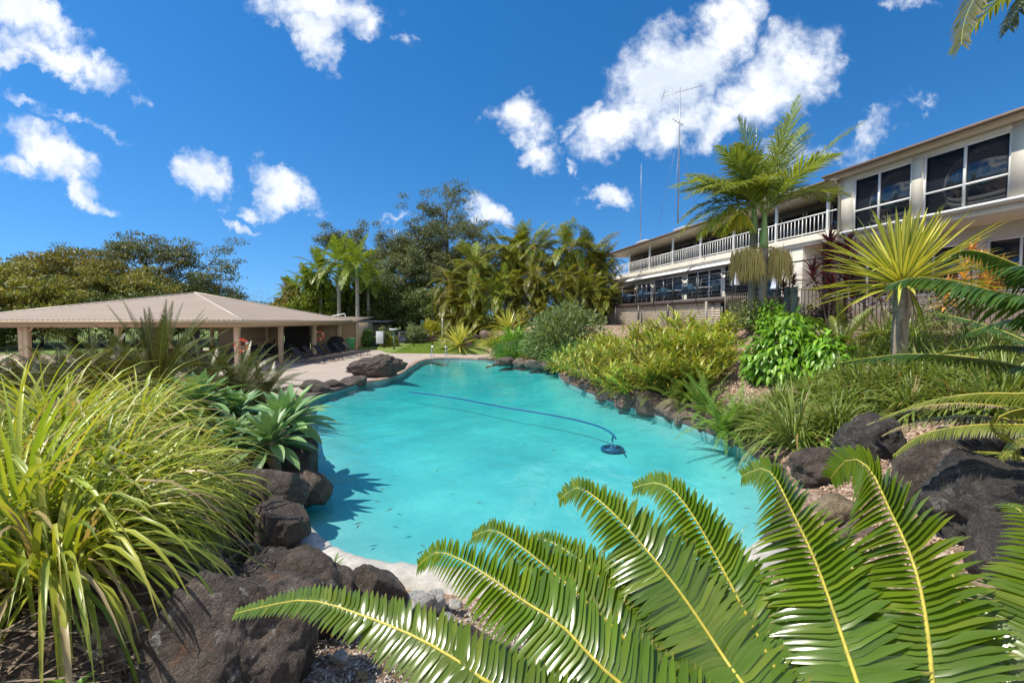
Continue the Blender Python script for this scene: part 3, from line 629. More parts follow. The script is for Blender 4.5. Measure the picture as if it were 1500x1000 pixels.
# ---- rocks: every one its own thing
def rock_mesh(seed, size, sub=4, cuts=9, rough=.16):
    r = np.random.default_rng(seed); bmx = bmesh.new(); bmesh.ops.create_icosphere(bmx, subdivisions=sub, radius=1.0)
    V = np.array([v.co for v in bmx.verts]); F = [[v.index for v in f.verts] for f in bmx.faces]; bmx.free()
    for _ in range(cuts):
        n = nrm(r.normal(0, 1, 3)); d = r.uniform(.55, .88); e = V @ n - d; V = V - np.where(e > 0, e, 0)[:, None] * n * .88
    off = r.uniform(0, 50, 3)
    for q in range(len(V)):
        v = Vector(V[q] * 1.6 + off); V[q] *= 1 + rough * (mnoise.noise(v) + .55 * mnoise.noise(v * 2.3) + .3 * mnoise.noise(v * 5.1) + .16 * mnoise.noise(v * 11) + (.09 * mnoise.noise(v * 23) + .05 * mnoise.noise(v * 47) if sub > 4 else 0))
    V = (V - (V.max(0) + V.min(0)) / 2) / (V.max(0) - V.min(0)) * 2
    return V * np.array(size) / 2, F
def rock(name, seed, x, y, zb, size, mat, label, rz=0., sub=4, cuts=9, rough=.16, sink=.12, group=None, tilt=(0, 0)):
    V, F = rock_mesh(seed, size, sub, cuts, rough)
    o = meshobj(name, V, F, M[mat], smooth=True); o.location = (x, y, zb + size[2] * (.5 - sink)); o.rotation_euler = (tilt[0], tilt[1], rz)
    return tag(o, label, 'rock', group)
# near left bank
rock('boulder', 11, -1.66, 2.50, .10, (1.15, 1.0, 1.12), 'basalt', 'huge dark brown lichen spotted boulder in the bottom left corner', .4, 6, 12, .17)
rock('boulder', 12, -1.60, 3.32, .10, (1.05, .62, .82), 'basalt', 'long dark boulder behind the biggest boulder, beside the white pool edge', -.35, 5, 10, .16)
rock('rock', 13, -1.12, 3.62, .04, (.52, .50, .58), 'basalt', 'round dark brown rock standing on the near pool edge', .2, 5, 5, .10)
rock('rock', 14, -2.50, 4.75, .12, (.62, .55, .50), 'rock_brown', 'brown rounded rock just left of the white pool edge', .9, 5, 8, .13)
rock('rock', 15, -2.44, 4.12, .08, (.58, .46, .46), 'basalt', 'dark low rock below the brown rounded rock by the white edge', .1, 5, 8, .15)
rock('rock', 16, -3.15, 5.75, .10, (1.0, .8, .62), 'basalt', 'flat dark ledge rock overhanging the water below the agaves', .3, 5, 10, .14)
rock('rock', 17, -3.02, 6.45, -.12, (.62, .75, .55), 'rock_brown', 'narrow brown rock with a wet bluish foot at the left pool edge', 1.2, 5, 9, .12)
rock('rock', 18, -3.65, 7.3, -.1, (.95, .95, 1.0), 'basalt_dark', 'shaded dark rock under the front agave at the water', .5, 4)
rock('rock', 19, -4.3, 8.5, -.1, (.9, 1.0, .95), 'basalt_dark', 'shaded dark rock under the rear agave at the water', .2, 4)
rock('rock', 20, -3.1, 3.0, .75, (.5, .45, .35), 'basalt_dark', 'dark rock half hidden in the long grass at the left border', .2, 4)
rock('rock', 21, -2.05, 3.75, .25, (.5, .4, .36), 'basalt', 'small dark rock wedged behind the long dark boulder', .7, 4)
# far left pool edge
for q, (px, py, sz, lab) in enumerate([(462, 580, (1.1, .8, .62), 'square dark shaded stone at the pool edge beside the agave tips'), (492, 573, (.95, .7, .5), 'flat topped grey brown stone on the pool edge left of the low wedge stone'),
                                       (520, 566, (1.15, .6, .45), 'low wedge shaped brown stone on the pool edge in front of the big deck boulder')]):
    v = gz(px, py, -.1); rock('edging_stone', 30 + q, v.x - .2, v.y + .35, -.12, sz, 'basalt' if q != 1 else 'rock_brown', lab, .3 * q, 4, 10, .12)
v = gz(549, 553, 0); rock('boulder', 43, v.x, v.y + .5, -.10, (2.7, 1.5, 1.25), 'rock_brown', 'large brown boulder lying on the concrete deck at the pool edge', .12, 6, 6, .22, tilt=(0, -.12))
# far edge
far = [(683, 517, 1.0, .7, 'rock_pink'), (697, 516, .8, .55, 'rock_brown'), (668, 514, .9, .6, 'basalt'), (712, 517, .9, .7, 'rock_pink'), (722, 512, 1.0, .8, 'rock_brown'), (733, 520, .8, .5, 'rock_brown'), (741, 531, 1.2, .42, 'rock_brown'), (764, 532, 1.2, .4, 'rock_pink'),
       (787, 535, 1.3, .42, 'rock_pink'), (808, 538, 1.1, .45, 'rock_brown'), (752, 524, .9, .6, 'basalt'), (776, 525, .9, .5, 'rock_brown'), (798, 527, 1.1, .6, 'basalt'), (815, 530, 1., .6, 'rock_brown')]
flab = ['pink brown rock at the foot of the yellow spiky plant', 'brown rock right of the yellow spiky plant', 'dark rock directly under the yellow spiky plant', 'tilted pink rock beside the far deck end', 'tall brown rock under the cane palms', 'small brown rock at the end of the far deck',
        'flat brown edging stone first from the left on the far pool edge', 'flat pink edging stone second from the left on the far pool edge', 'flat pink edging stone third from the left on the far pool edge', 'flat brown edging stone in the far right pool corner',
        'dark rock among the green lilies behind the far pool edge', 'brown rock among the green lilies below the round shrub', 'dark rock below the round shrub', 'brown rock between the round shrub and the ginger bed']
for q, (px, py, w, hh, mt) in enumerate(far):
    w *= 1.15
    v = gz(px, py, .05); rock('rock', 50 + q, v.x, v.y + .35, ground(v.x, v.y + .35) - .12 if sdf(np.array([v.x]), np.array([v.y + .35]))[0] > .3 else -.12, (w, w * .75, hh + .15), mt, flab[q], q * 1.1, 4, 10, .14)
# right edge
right = [(838, 563, 1.2, .62), (862, 575, 1.15, .55), (889, 586, 1.15, .6), (916, 597, 1.05, .55), (945, 606, 1., .58), (972, 615, .9, .5), (998, 622, .85, .48), (1026, 633, .8, .42), (1052, 644, .75, .42), (1078, 656, .7, .4), (1102, 672, .6, .36)]
for q, (px, py, w, hh) in enumerate(right):
    v = gz(px, py, -.1); d = sdf(np.array([v.x + .3]), np.array([v.y + .1]))
    rock('edging_stone', 70 + q, v.x + .28, v.y + .12, -.16, (w * 1.2, w * .8, hh * 1.35), ['rock_pink', 'rock_brown', 'rock_pink'][q % 3], f'{ORD[q]} stone from the far corner along the right pool edge, brown and weathered', -.75, 4, 10, .12, group='edging stones along the right side of the pool')
v = gz(1270, 672, .45); rock('boulder', 90, 5.35, 6.75, .30, (1.05, .95, .95), 'basalt_dark', 'blackish craggy boulder below the strappy clumps on the right bank', .5, 5, 10, .2)
v = onground(1205, 706); rock('rock', 91, v.x, v.y, v.z - .08, (.85, .7, .62), 'rock_brown', 'layered grey brown rock at the right pool edge beside the blackish boulder', .3, 5, 10, .18)
v = onground(1228, 762); rock('rock', 92, v.x, v.y, v.z - .06, (.5, .42, .42), 'rock_tan', 'tan crumbly rock behind the tall frond at the right pool edge', .8, 4)
rock('boulder', 93, 4.95, 4.35, .1, (1.75, 1.3, 1.25), 'basalt_dark', 'massive black boulder at the right edge behind the cycad fronds', .2, 6, 12, .16)
rock('boulder', 94, 5.0, 5.25, .35, (1.15, .8, .95), 'basalt', 'dark rounded boulder behind the massive black boulder', .6, 5, 8, .12)
rock('boulder', 95, 4.3, 3.6, .15, (1.1, .9, .9), 'basalt_dark', 'black boulder in the shade below the right cycad fronds', 1.2, 5, 9, .16)
rock('rock', 99, 6.1, 6.0, .45, (1.0, .8, .7), 'basalt_dark', 'dark rock under the fading fronds, right of the blackish boulder', .9, 5)
rock('rock', 100, 6.6, 5.3, .55, (1.1, .9, .8), 'basalt_dark', 'dark rock under the hooked frond at the right border', .2, 5)
rock('rock', 96, 3.75, 4.85, .02, (.55, .4, .35), 'rock_pink', 'small pinkish rock at the pool corner behind the cycad', .3, 4)
rock('rock', 97, 1.55, 3.75, .05, (.5, .42, .36), 'basalt', 'dark rock glimpsed under the cycad fronds near the pool', .3, 4)
rock('rock', 98, -.30, 2.80, .25, (.42, .34, .3), 'basalt', 'dark rock shaded by the tip of the lowest broad frond', .3, 5)
# pale stones on the near edge
for q, (px, py, z, w) in enumerate([(612, 893, .1, .30), (638, 884, .09, .24), (655, 905, .14, .14), (667, 885, .1, .13), (651, 925, .2, .1), (585, 925, .2, .09), (498, 962, .3, .13), (530, 985, .33, .08)]):
    v = gz(px, py, z); rock('stone', 110 + q, v.x, v.y, z - .03, (w, w * .8, w * .62), 'rock_white' if q not in (5, 7) else 'rock_tan',
        ['largest white broken stone lying against the near pool coping', 'second largest white broken stone against the near pool coping', 'thumb sized white stone below the broken white stones', 'small white stone right of the broken white stones', 'little white stone standing upright in the litter',
         'small tan stone right of the round dark rock', 'flat pale stone beside the huge boulder at the bottom', 'tan pebble at the bottom edge right of the huge boulder'][q], q * .9, 4, 8, .1)
# ================================================================== HOTEL BUILDING (local x runs away along the facade, local y points to the pool)
BO = Vector((15.37, 22.2, 0)); BRZ = math.atan2(.9756, -.2195)
BM4 = Matrix.Translation(BO) @ Matrix.Rotation(BRZ, 4, 'Z')
def bw(x, y, z=0): return BM4 @ Vector((x, y, z))
hotel = thing('hotel_building', BO, 'long cream two storey hotel with a white railed upper balcony on the hill', 'building', rz=BRZ)
X0, X1 = -14.0, 25.2
# walls ------------------------------------------------------------
G = Geo(); G.box(2.6, X1, -9, -.35, 2.0, 6.15)          # lower storey block, its front cut up by openings drawn as windows set into it
hw = G.build('lower_wall', M['cream_paint'], hotel)
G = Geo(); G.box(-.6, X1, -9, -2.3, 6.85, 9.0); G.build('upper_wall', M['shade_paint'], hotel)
# balcony slab with fascia and gutter-like trim
G = Geo(); G.box(-.4, X1, -2.3, .10, 6.52, 6.80); G.box(-.4, X1, -.05, .16, 6.30, 6.52); G.box(-.4, X1, .16, .24, 6.44, 6.56)
G.build('balcony_slab', M['cream_paint'], hotel, bevel=.01)
G = Geo(); G.box(2.6, X1, -.35, .02, 6.15, 6.30); G.build('beam', M['white_paint'], hotel)
# upper windows in shade behind the balcony
for k in range(7):
    x = .4 + k * 3.4
    G = Geo(); G.box(x, x + 3.2, -2.32, -2.26, 6.86, 8.6); w = G.build('window', M['window_glass'], hotel)
    G = Geo()
    for q in (x, x + 1.55, x + 3.15): G.box(q, q + .05, -2.26, -2.22, 6.86, 8.6)
    G.build('frame', M['white_paint'], w)
# posts and rails
px_ = [.2, 3.4, 6.8, 10.15, 13.6, 17.1, 20.7, 24.3]
for x in px_:
    G = Geo(); G.box(x - .06, x + .06, -.12, 0.0, 6.80, 8.86); G.build('balcony_post', M['white_paint'], hotel, bevel=.006)
for a, b_ in zip(px_[:-1], px_[1:]):
    G = Geo(); G.box(a + .06, b_ - .06, -.095, -.03, 7.74, 7.80); G.box(a + .06, b_ - .06, -.085, -.04, 6.90, 6.95)
    n = int((b_ - a - .12) / .235); mid = n // 2
    for k in range(1, n):
        x = a + .06 + (b_ - a - .12) * k / n; h = .026 if k != mid else .034
        G.box(x - h / 1.6, x + h / 1.6, -.08, -.05, 6.95 if k != mid else 6.80, 7.74)
    G.build('railing', M['white_paint'], hotel)
G = Geo(); G.box(-.35, .14, -.095, -.03, 7.74, 7.80); G.box(-.38, -.32, -2.2, -.03, 7.74, 7.80)
for k in range(14): G.box(-.37, -.33, -2.2 + k * .155, -2.17 + k * .155, 6.85, 7.74)
G.build('railing', M['white_paint'], hotel)
# balcony roof: low pitched, fascia, gutter, soffit
def slab(G, x0, x1, ya, za, yb, zb, t):
    v = [(x0, ya, za), (x1, ya, za), (x1, yb, zb), (x0, yb, zb)]; v += [(x, y, z + t) for x, y, z in v]
    G.add(v, [(0, 3, 2, 1), (4, 5, 6, 7), (0, 1, 5, 4), (1, 2, 6, 5), (2, 3, 7, 6), (3, 0, 4, 7)])
G = Geo(); slab(G, -.45, X1 + .6, .55, 9.04, -5.6, 10.0, .08); slab(G, -.45, X1 + .6, -11.5, 9.0, -5.6, 10.0, .08); G.build('roof', M['tan_roof'], hotel)
G = Geo(); slab(G, -.45, X1 + .55, .50, 8.93, -2.3, 9.0, .04); G.build('soffit', M['beige_soffit'], hotel)
G = Geo(); G.box(-.45, X1 + .6, .52, .56, 8.90, 9.06); G.build('fascia', M['tan_fascia'], hotel)
G = Geo(); G.box(-.45, X1 + .65, .565, .68, 8.99, 9.09); G.build('gutter', M['brown_fascia'], hotel)
for k, x in enumerate((3.5, 12.8, 19.0)):
    G = Geo(); G.box(x, x + 1.7, -1.9, -.7, 9.3, 9.62); G.box(x - .05, x + 1.75, -1.95, -.65, 9.63, 9.68); G.build('roof_vent', M['white_paint'], hotel)
# teal awning rolled under the balcony roof near its end
G = Geo(); slab(G, .3, 3.3, .28, 8.62, -.25, 8.80, .03); G.build('awning', M['teal_glass'], hotel)
# long folded awning box under the balcony
for a, b_ in ((2.9, 10.4), (10.8, 20.2)):
    G = Geo(); G.box(a, b_, .17, .42, 6.02, 6.20); slab(G, a, b_, .62, 5.98, .30, 6.20, .035); G.build('awning', M['white_paint'], hotel, bevel=.015)
# lower windows: sliding doors with white frames
def window(x0, x1, z0, z1, y, cols=2, rows=None, mat='window_glass', fr=.07, name='window'):
    G = Geo(); G.box(x0, x1, y - .02, y + .005, z0, z1); w = G.build(name, M[mat], hotel)
    G = Geo()
    for k in range(cols + 1):
        q = x0 + (x1 - x0) * k / cols; G.box(q - fr / 2, q + fr / 2, y + .006, y + .07, z0, z1)
    for z in [z0, z1] + [z0 + (z1 - z0) * r_ for r_ in (rows or [])]: G.box(x0 - fr / 2, x1 + fr / 2, y + .008, y + .066, z - fr / 2, z + fr / 2)
    G.build('frame', M['white_paint'], w); return w
window(17.2, 19.6, 3.85, 5.75, -.34, 3)
window(12.6, 16.6, 3.85, 5.85, -.34, 3)
window(8.2, 12.0, 3.85, 5.95, -.34, 3)
G = Geo(); G.box(4.6, 7.9, -.36, -.33, 3.8, 6.0); G.build('doorway', M['dark_interior'], hotel)
window(2.75, 4.4, 3.7, 6.0, -.34, 1, None, 'teal_glass')
G = Geo(); G.box(1.5, 2.45, -1.2, .05, 2.0, 6.52); G.box(2.5, 2.75, -.3, .12, 2.0, 6.3); G.build('column', M['cream_paint'], hotel, bevel=.02)
G = Geo(); G.box(-9, 1.5, -9, -1.6, 2.0, 6.3); G.build('lower_wall', M['cream_paint'], hotel)
for x in (-.6, -3.4, -6.2): window(x - 1.0, x + .9, 3.6, 5.5, -1.59, 2)
# lower end, left of the balcony: brown eave over dark glazing
G = Geo(); slab(G, 20.2, 27.5, 1.5, 5.25, -.3, 5.75, .08); G.build('low_roof', M['brown_fascia'], hotel)
G = Geo(); slab(G, 20.2, 27.5, 1.45, 5.12, -.3, 5.3, .04); G.build('low_soffit', M['tan_fascia'], hotel)
G = Geo(); G.box(25.2, 31, -8, -.8, 2, 5.4); G.build('lower_wall', M['tan_wall'], hotel)
G = Geo(); G.box(20.3, 30.8, -.34, -.30, 3.7, 5.1); G.build('window', M['window_glass'], hotel)
# right wing: overhanging upper room with big windows
G = Geo(); G.box(X0, -.62, -7.5, .20, 6.12, 6.50); G.box(X0, -.62, .20, .30, 6.40, 6.56); G.build('wing_floor', M['beige_soffit'], hotel)
G = Geo(); G.box(X0, -.62, -7.5, .05, 6.50, 9.05)
G.box(-1.26, -.62, .05, .20, 6.5, 9.05); G.box(-4.14, -3.74, .05, .20, 6.5, 9.05); G.box(-7.6, -6.84, .05, .20, 6.5, 9.05); G.box(-10.9, -10.4, .05, .20, 6.5, 9.05); G.box(X0, -.62, .05, .199, 8.86, 9.05)
G.build('wing_wall', M['cream_paint'], hotel)
for a, b_, mu in ((-3.74, -1.26, -2.4), (-6.84, -4.14, -5.5), (-10.4, -7.6, -9.0), (-13.9, -10.9, -12.4)):
    G = Geo(); G.box(a, b_, .06, .08, 6.6, 8.86); w = G.build('window', M['window_glass'], hotel); G = Geo()
    for q in (a + .04, mu, b_ - .04): G.box(q - .04, q + .04, .081, .15, 6.58, 8.86)
    for z in (6.58, 7.42, 8.83): G.box(a, b_, .083, .145, z - .035, z + .035)
    G.build('frame', M['white_paint'], w)
G = Geo(); G.box(X0, -.62, .20, .34, 6.48, 6.58); G.build('sill', M['white_paint'], hotel)
G = Geo(); slab(G, X0 - .5, -.25, .75, 9.20, -4, 9.95, .08); slab(G, X0 - .5, -.25, -8.5, 9.2, -4, 9.95, .08); G.build('roof', M['tan_roof'], hotel)
G = Geo(); G.box(X0 - .5, -.26, .66, .72, 9.06, 9.24); G.build('fascia', M['tan_fascia'], hotel)
G = Geo(); G.box(X0 - .5, -.24, .725, .85, 9.15, 9.26); G.build('gutter', M['brown_fascia'], hotel)
G = Geo(); slab(G, X0 - .5, -.3, .65, 9.05, -.1, 9.07, .03); G.build('soffit', M['beige_soffit'], hotel)
G = Geo(); G.tube([(-.62, .62, 9.12), (-.62, .45, 8.95), (-.66, .28, 8.80), (-.66, .27, 6.3)], .05, 8); G.box(-.78, -.5, .4, .68, 9.0, 9.14); G.build('downpipe', M['cream_paint'], hotel, smooth=False)
# lower screen wall and rail under the wing on the far right
G = Geo(); G.box(X0, -9.2, -3.2, -3.0, 2.0, 6.12); G.build('lower_wall', M['cream_paint'], hotel)
G = Geo(); G.box(X0, -6.8, -2.4, -2.36, 5.35, 5.41)
for k in range(44): G.box(X0 + k * .165, X0 + .03 + k * .165, -2.395, -2.365, 4.1, 5.35)
G.build('railing', M['bronze_metal'], hotel)
# plinth so the hill closes under the building
G = Geo(); G.box(X0, 31, -9.1, -.4, 0.4, 2.0); G.build('plinth', M['cream_paint'], hotel)

# ------------------------------------------------------------------ terrace in front of the lower storey
terr = thing('terrace_deck', BO, 'raised timber terrace with a cream battened skirt in front of the hotel', 'deck', rz=BRZ)
TX0, TX1 = 1.6, 20.5
G = Geo(); G.box(TX0, TX1, -.34, 4.0, 3.55, 3.72); G.box(TX0, TX1, 3.98, 4.06, 3.42, 3.73); G.build('deck_floor', M['deck_timber'], terr)
G = Geo(); G.box(TX0, TX1, 3.70, 3.74, .5, 3.44); G.build('backing', M['dark_interior'], terr)
edges = [2.6, 3.35, 7.0, 11.0, 15.0, 19.0]
for a, b_ in zip(edges[:-1], edges[1:]):
    G = Geo(); z = 1.6
    while z < 3.36: G.box(a + .07, b_ - .07, 3.86, 3.90, z, z + .115); z += .135
    G.build('skirt_panel', M['batten'], terr)
for x in edges:
    G = Geo(); G.box(x - .07, x + .07, 3.82, 3.94, .8, 3.42); G.build('post', M['dark_metal'] if x not in (3.35,) else M['grey_timber'], terr)
trail = thing('terrace_railing', BO, 'dark metal balustrade with a top rail along the timber terrace', 'railing', rz=BRZ)
G = Geo(); G.box(-4.5, TX1, 4.0, 4.06, 4.92, 4.98); G.build('top_rail', M['dark_metal'], trail)
G = Geo()
for z in (3.86, 4.1, 4.34, 4.6): G.box(TX0, TX1, 4.02, 4.035, z, z + .014)
G.build('wires', M['dark_metal'], trail)
for x in [-4.4, -1.2, 1.65, 4.6, 7.0, 9.2, 11.6, 13.8, 16.0, 18.2, 20.4]:
    G = Geo(); G.box(x - .04, x + .04, 3.99, 4.07, 3.3 if x > TX0 else 2.0, 4.95); G.build('post', M['dark_metal'], trail)
# terrace furniture ---------------------------------------------------
def make_chair():
    t = thing('terrace_chair', (0, 0, 0), '', 'chair')
    G = Geo(); G.box(-.23, .23, -.23, .23, .43, .47); G.build('seat', M['chair_blue'], t, bevel=.01)
    G = Geo(); slab(G, -.23, .23, -.25, .48, -.21, .48, .46); G.build('backrest', M['chair_blue'], t, bevel=.01)
    for sx_ in (-1, 1):
        for sy in (-1, 1):
            G = Geo(); G.prism((sx_ * .2, sy * .2, .44), (sx_ * .23, sy * .24, 0), .03, .03); G.build('leg', M['dark_metal'], t)
    return t
def make_table():
    t = thing('terrace_table', (0, 0, 0), '', 'table')
    G = Geo(); G.box(-.42, .42, -.42, .42, .71, .75); G.build('tabletop', M['sign_white'], t, bevel=.01)
    G = Geo(); G.tube([(0, 0, .71), (0, 0, .04)], .035, 8); G.build('pedestal', M['dark_metal'], t)
    G = Geo(); G.box(-.28, .28, -.04, .04, 0, .03); G.box(-.04, .04, -.28, .28, .031, .045); G.build('base', M['dark_metal'], t)
    return t
ch0, tb0 = make_chair(), make_table(); first = [True, True]
for k, x in enumerate((5.9, 8.9, 11.8, 14.6, 17.4)):
    lab = f'small pale table on the terrace, {ORD[k]} from the twin palms'
    p_ = bw(x, 2.6, 3.72)
    if k == 0: tb0.location = p_; tb0.rotation_euler.z = BRZ; tb0['label'] = lab; tb0['group'] = 'tables on the timber terrace'
    else: dup(tb0, p_, BRZ, lab)
    for q, (dx, dy, rz) in enumerate(((-.75, 0, -90), (.75, 0, 90), (0, .75, 180))):
        lab = f'blue grey chair {["on the near side", "on the far side", "on the railing side"][q]} of the {ORD[k]} terrace table from the twin palms'
        p_ = bw(x + dx, 2.6 + dy, 3.72)
        if k == 0 and q == 0: ch0.location = p_; ch0.rotation_euler.z = BRZ + R(rz); ch0['label'] = lab; ch0['group'] = 'chairs on the timber terrace'
        else: dup(ch0, p_, BRZ + R(rz), lab)
for k, (px, lab) in enumerate(((1087, 'folded pale blue umbrella left of the twin palm trunks on the terrace'), (1139, 'folded pale blue umbrella right of the twin palm trunks on the terrace'))):
    x = {0: 2.9, 1: .15}[k]; p_ = bw(x, 2.9, 3.72 if k == 0 else 2.9); t = thing('folded_umbrella', p_, lab, 'umbrella', 'folded umbrellas on the terrace')
    top = 1.9 if k == 0 else 2.35
    G = Geo(); G.tube([(0, 0, 0), (0, 0, top + .12)], .022, 8); G.build('pole', M['grey_timber'], t)
    G = Geo(); zz = np.linspace(top - 1.25, top + .05, 9); th = np.linspace(0, 2 * np.pi, 16, endpoint=False)
    V = [((.17 - .13 * (i / 8) ** .8) * (1 + .28 * (j % 2)) * math.cos(a), (.17 - .13 * (i / 8) ** .8) * (1 + .28 * (j % 2)) * math.sin(a), z) for i, z in enumerate(zz) for j, a in enumerate(th)]
    G.add(V, [(i * 16 + j, i * 16 + (j + 1) % 16, (i + 1) * 16 + (j + 1) % 16, (i + 1) * 16 + j) for i in range(8) for j in range(16)]); G.build('canopy', M['umbrella_cloth'], t)

# ------------------------------------------------------------------ fences on the right bank
def fence_run(root, pts, h, step, bar, mat, postmat, post_at=(), top=True, zoff=0.0, bottom=.08):
    G = Geo(); Gr = Geo()
    for (a, b_) in zip(pts[:-1], pts[1:]):
        a = Vector(a); b_ = Vector(b_); L = (b_ - a).length; n = max(1, int(L / step))
        for k in range(n + 1):
            p_ = a.lerp(b_, k / n); G.box(p_.x - bar / 2, p_.x + bar / 2, p_.y - bar / 2, p_.y + bar / 2, p_.z + bottom, p_.z + h)
        Gr.prism(a + Vector((0, 0, h)), b_ + Vector((0, 0, h)), .045, .03); Gr.prism(a + Vector((0, 0, bottom)), b_ + Vector((0, 0, bottom)), .035, .03)
    G.build('bars', M[mat], root); Gr.build('rails', M[mat], root)
    for p_ in post_at:
        G = Geo(); p_ = Vector(p_); G.box(p_.x - .03, p_.x + .03, p_.y - .03, p_.y + .03, p_.z - .3, p_.z + h + .05); G.build('post', M[postmat], root)
pf = [at(1062, 470, 20.6), at(1157, 465, 17.4), at(1330, 478, 15.0), at(1500, 488, 13.3), at(1720, 500, 12.2)]
pf = [Vector((p_.x, p_.y, 0)) for p_ in pf]
for p_ in pf: p_.z = ground(p_.x, p_.y)
pf[0].z = 2.42; pf[1].z = 2.45; pf[2].z = 2.30; pf[3].z = 2.12; pf[4].z = 2.05
fe = thing('pool_fence', (0, 0, 0), 'bronze tubular pool fence running across the bank below the terrace', 'fence')
mid = [pf[0].lerp(pf[1], .5), pf[1].lerp(pf[2], .33), pf[1].lerp(pf[2], .66), pf[2].lerp(pf[3], .5), pf[3].lerp(pf[4], .5)]
fence_run(fe, pf, 1.22, .115, .018, 'bronze_metal', 'bronze_metal', [pf[0], pf[2], pf[3]] + mid)
G = Geo(); q = pf[1]; G.box(q.x - .16, q.x + .16, q.y - .16, q.y + .16, q.z - .4, q.z + 1.25); G.box(q.x - .19, q.x + .19, q.y - .19, q.y + .19, q.z + 1.25, q.z + 1.31); o_ = G.build('gate_post', M['green_metal'], None, bevel=.01)
tag(o_, 'square pale green post standing in the bronze pool fence', 'post')
wf = thing('wire_fence', (0, 0, 0), 'fine square wire mesh fence in front of the battened terrace skirt', 'fence')
wa, wb = bw(3.0, 4.55, 0), bw(16.5, 4.55, 0); G = Geo(); n = 118
for k in range(n + 1):
    p_ = wa.lerp(wb, k / n); G.box(p_.x - .0045, p_.x + .0045, p_.y - .0045, p_.y + .0045, 2.0, 3.42)
for k in range(11): G.prism(Vector((wa.x, wa.y, 2.12 + k * .125)), Vector((wb.x, wb.y, 2.12 + k * .125)), .009, .009)
G.build('mesh', M['bronze_metal'], wf)
for k, t in enumerate((0, .27, .54, .8, 1)):
    p_ = wa.lerp(wb, t); G = Geo(); G.box(p_.x - .05, p_.x + .05, p_.y - .05, p_.y + .05, 1.5, 3.5); G.build('post', M['dark_metal'] if k else M['grey_timber'], wf)
# sleeper retaining steps below the fence
for k, (px, py, D, w) in enumerate(((1092, 478, 18.6, 1.9), (1085, 487, 17.7, 2.2), (1080, 495, 16.9, 2.2))):
    p_ = at(px, py, D); G = Geo(); G.box(-w / 2, w / 2, -.1, .1, -.12, .10); o_ = G.build('timber_sleeper', M['grey_timber'], None, bevel=.012); o_.location = p_; o_.rotation_euler.z = R(-28)
    tag(o_, ['grey timber sleeper, topmost of three below the pool fence', 'grey timber sleeper, middle of three below the pool fence', 'grey timber sleeper, lowest of three below the pool fence'][k], 'sleeper', 'retaining sleepers on the bank')
# antennas ------------------------------------------------------------
def mast(loc, h, r0, label, beams=True):
    t = thing('antenna_mast', loc, label, 'antenna')
    G = Geo(); G.tube([(0, 0, 0), (0, 0, h * .6), (0, 0, h)], [r0, r0 * .8, r0 * .5], 6); G.build('mast', M['antenna_metal'], t)
    return t
pa = at(993, 330, 31); am = mast((pa.x, pa.y, 9.0), at(995, 128, 31).z - 9.0, .045, 'tall thin antenna mast with a television aerial above the hotel roof')
hA = at(995, 128, 31).z - 9.0
G = Geo(); G.prism((-1.15, 0, hA - .55), (1.5, 0, hA + .1), .022, .022)
for k in range(11):
    u = k / 10; x = -1.1 + 2.5 * u; z = hA - .54 + .63 * u; L = .62 - .32 * u; G.prism((x, -L, z + .02), (x, L, z + .02), .010, .010)
G.prism((-1.1, -.3, hA - .3), (-1.1, .3, hA - .75), .02, .02); G.build('aerial', M['antenna_metal'], am)
G = Geo(); z = hA - 2.4; G.prism((-.5, 0, z + .35), (.25, 0, z - .1), .03, .03)
for k in range(4): G.prism((-.45 + .2 * k, -.25, z + .32 - .11 * k), (-.45 + .2 * k, .25, z + .32 - .11 * k), .014, .014)
G.build('small_aerial', M['antenna_metal'], am)
G = Geo()
for dx, dy in ((1.6, .6), (-.9, -1.8), (-.7, 1.8)): G.prism((0, 0, hA - 2.8), (dx, dy, .2), .012, .012)
G.build('guy_wires', M['antenna_metal'], am)
pb = at(938, 350, 42); mast((pb.x, pb.y, 9.2), at(938, 240, 42).z - 9.2, .035, 'second thinner antenna mast far along the hotel roof')
pc = at(1106, 280, 26); mast((pc.x, pc.y, 9.4), at(1106, 178, 26).z - 9.4, .03, 'short whip antenna behind the twin palm crown')
# ================================================================== POOL SHELTER (pyramid hip roof on posts)
sh = thing('pool_shelter', (-20.5, 29.5, 0), 'open pool shelter with a big tan hipped metal roof on timber posts', 'shelter')
hw_ = 7.5; ez = 2.50; pk = 4.25
m, nt, b, o = newmat('roof_sheet'); p = worldpos(nt)
c = ramp(nt, noisef(nt, p, .7, 6), [(.3, (.31, .245, .19)), (.7, (.35, .28, .22))]); nt.links.new(c, b.inputs['Base Color']); b.inputs['Roughness'].default_value = .6; b.inputs['Specular IOR Level'].default_value = .3
def hip_face(G, c0, c1, apex, n=60, rib=.022):
    """one roof face as corrugated sheet: ribs run up the slope"""
    c0, c1, apex = (np.array(v, float) for v in (c0, c1, apex)); nn = nrm(np.cross(c1 - c0, apex - c0)); mid = (c0 + c1) / 2; up = apex - mid; V = []; w = c1 - c0
    K = n * 4
    for k in range(K + 1):
        u = k / K; top = 1 - abs(2 * u - 1); hgt = rib if (k % 4) in (1, 2) else 0
        a = c0 + w * u; V += [a + nn * hgt, a + up * top + nn * hgt]
    F = [(2 * k, 2 * k + 2, 2 * k + 3, 2 * k + 1) for k in range(K)]; G.add(V, F)
cs = [(-hw_, -hw_, ez), (hw_, -hw_, ez), (hw_, hw_, ez), (-hw_, hw_, ez)]; ap = (0, 0, pk)
G = Geo()
for k in range(4): hip_face(G, cs[k], cs[(k + 1) % 4], ap)
rf = G.build('roof', M['roof_sheet'], sh)
G = Geo()
for c_ in cs: G.tube([c_, (0, 0, pk + .03)], .055, 6)
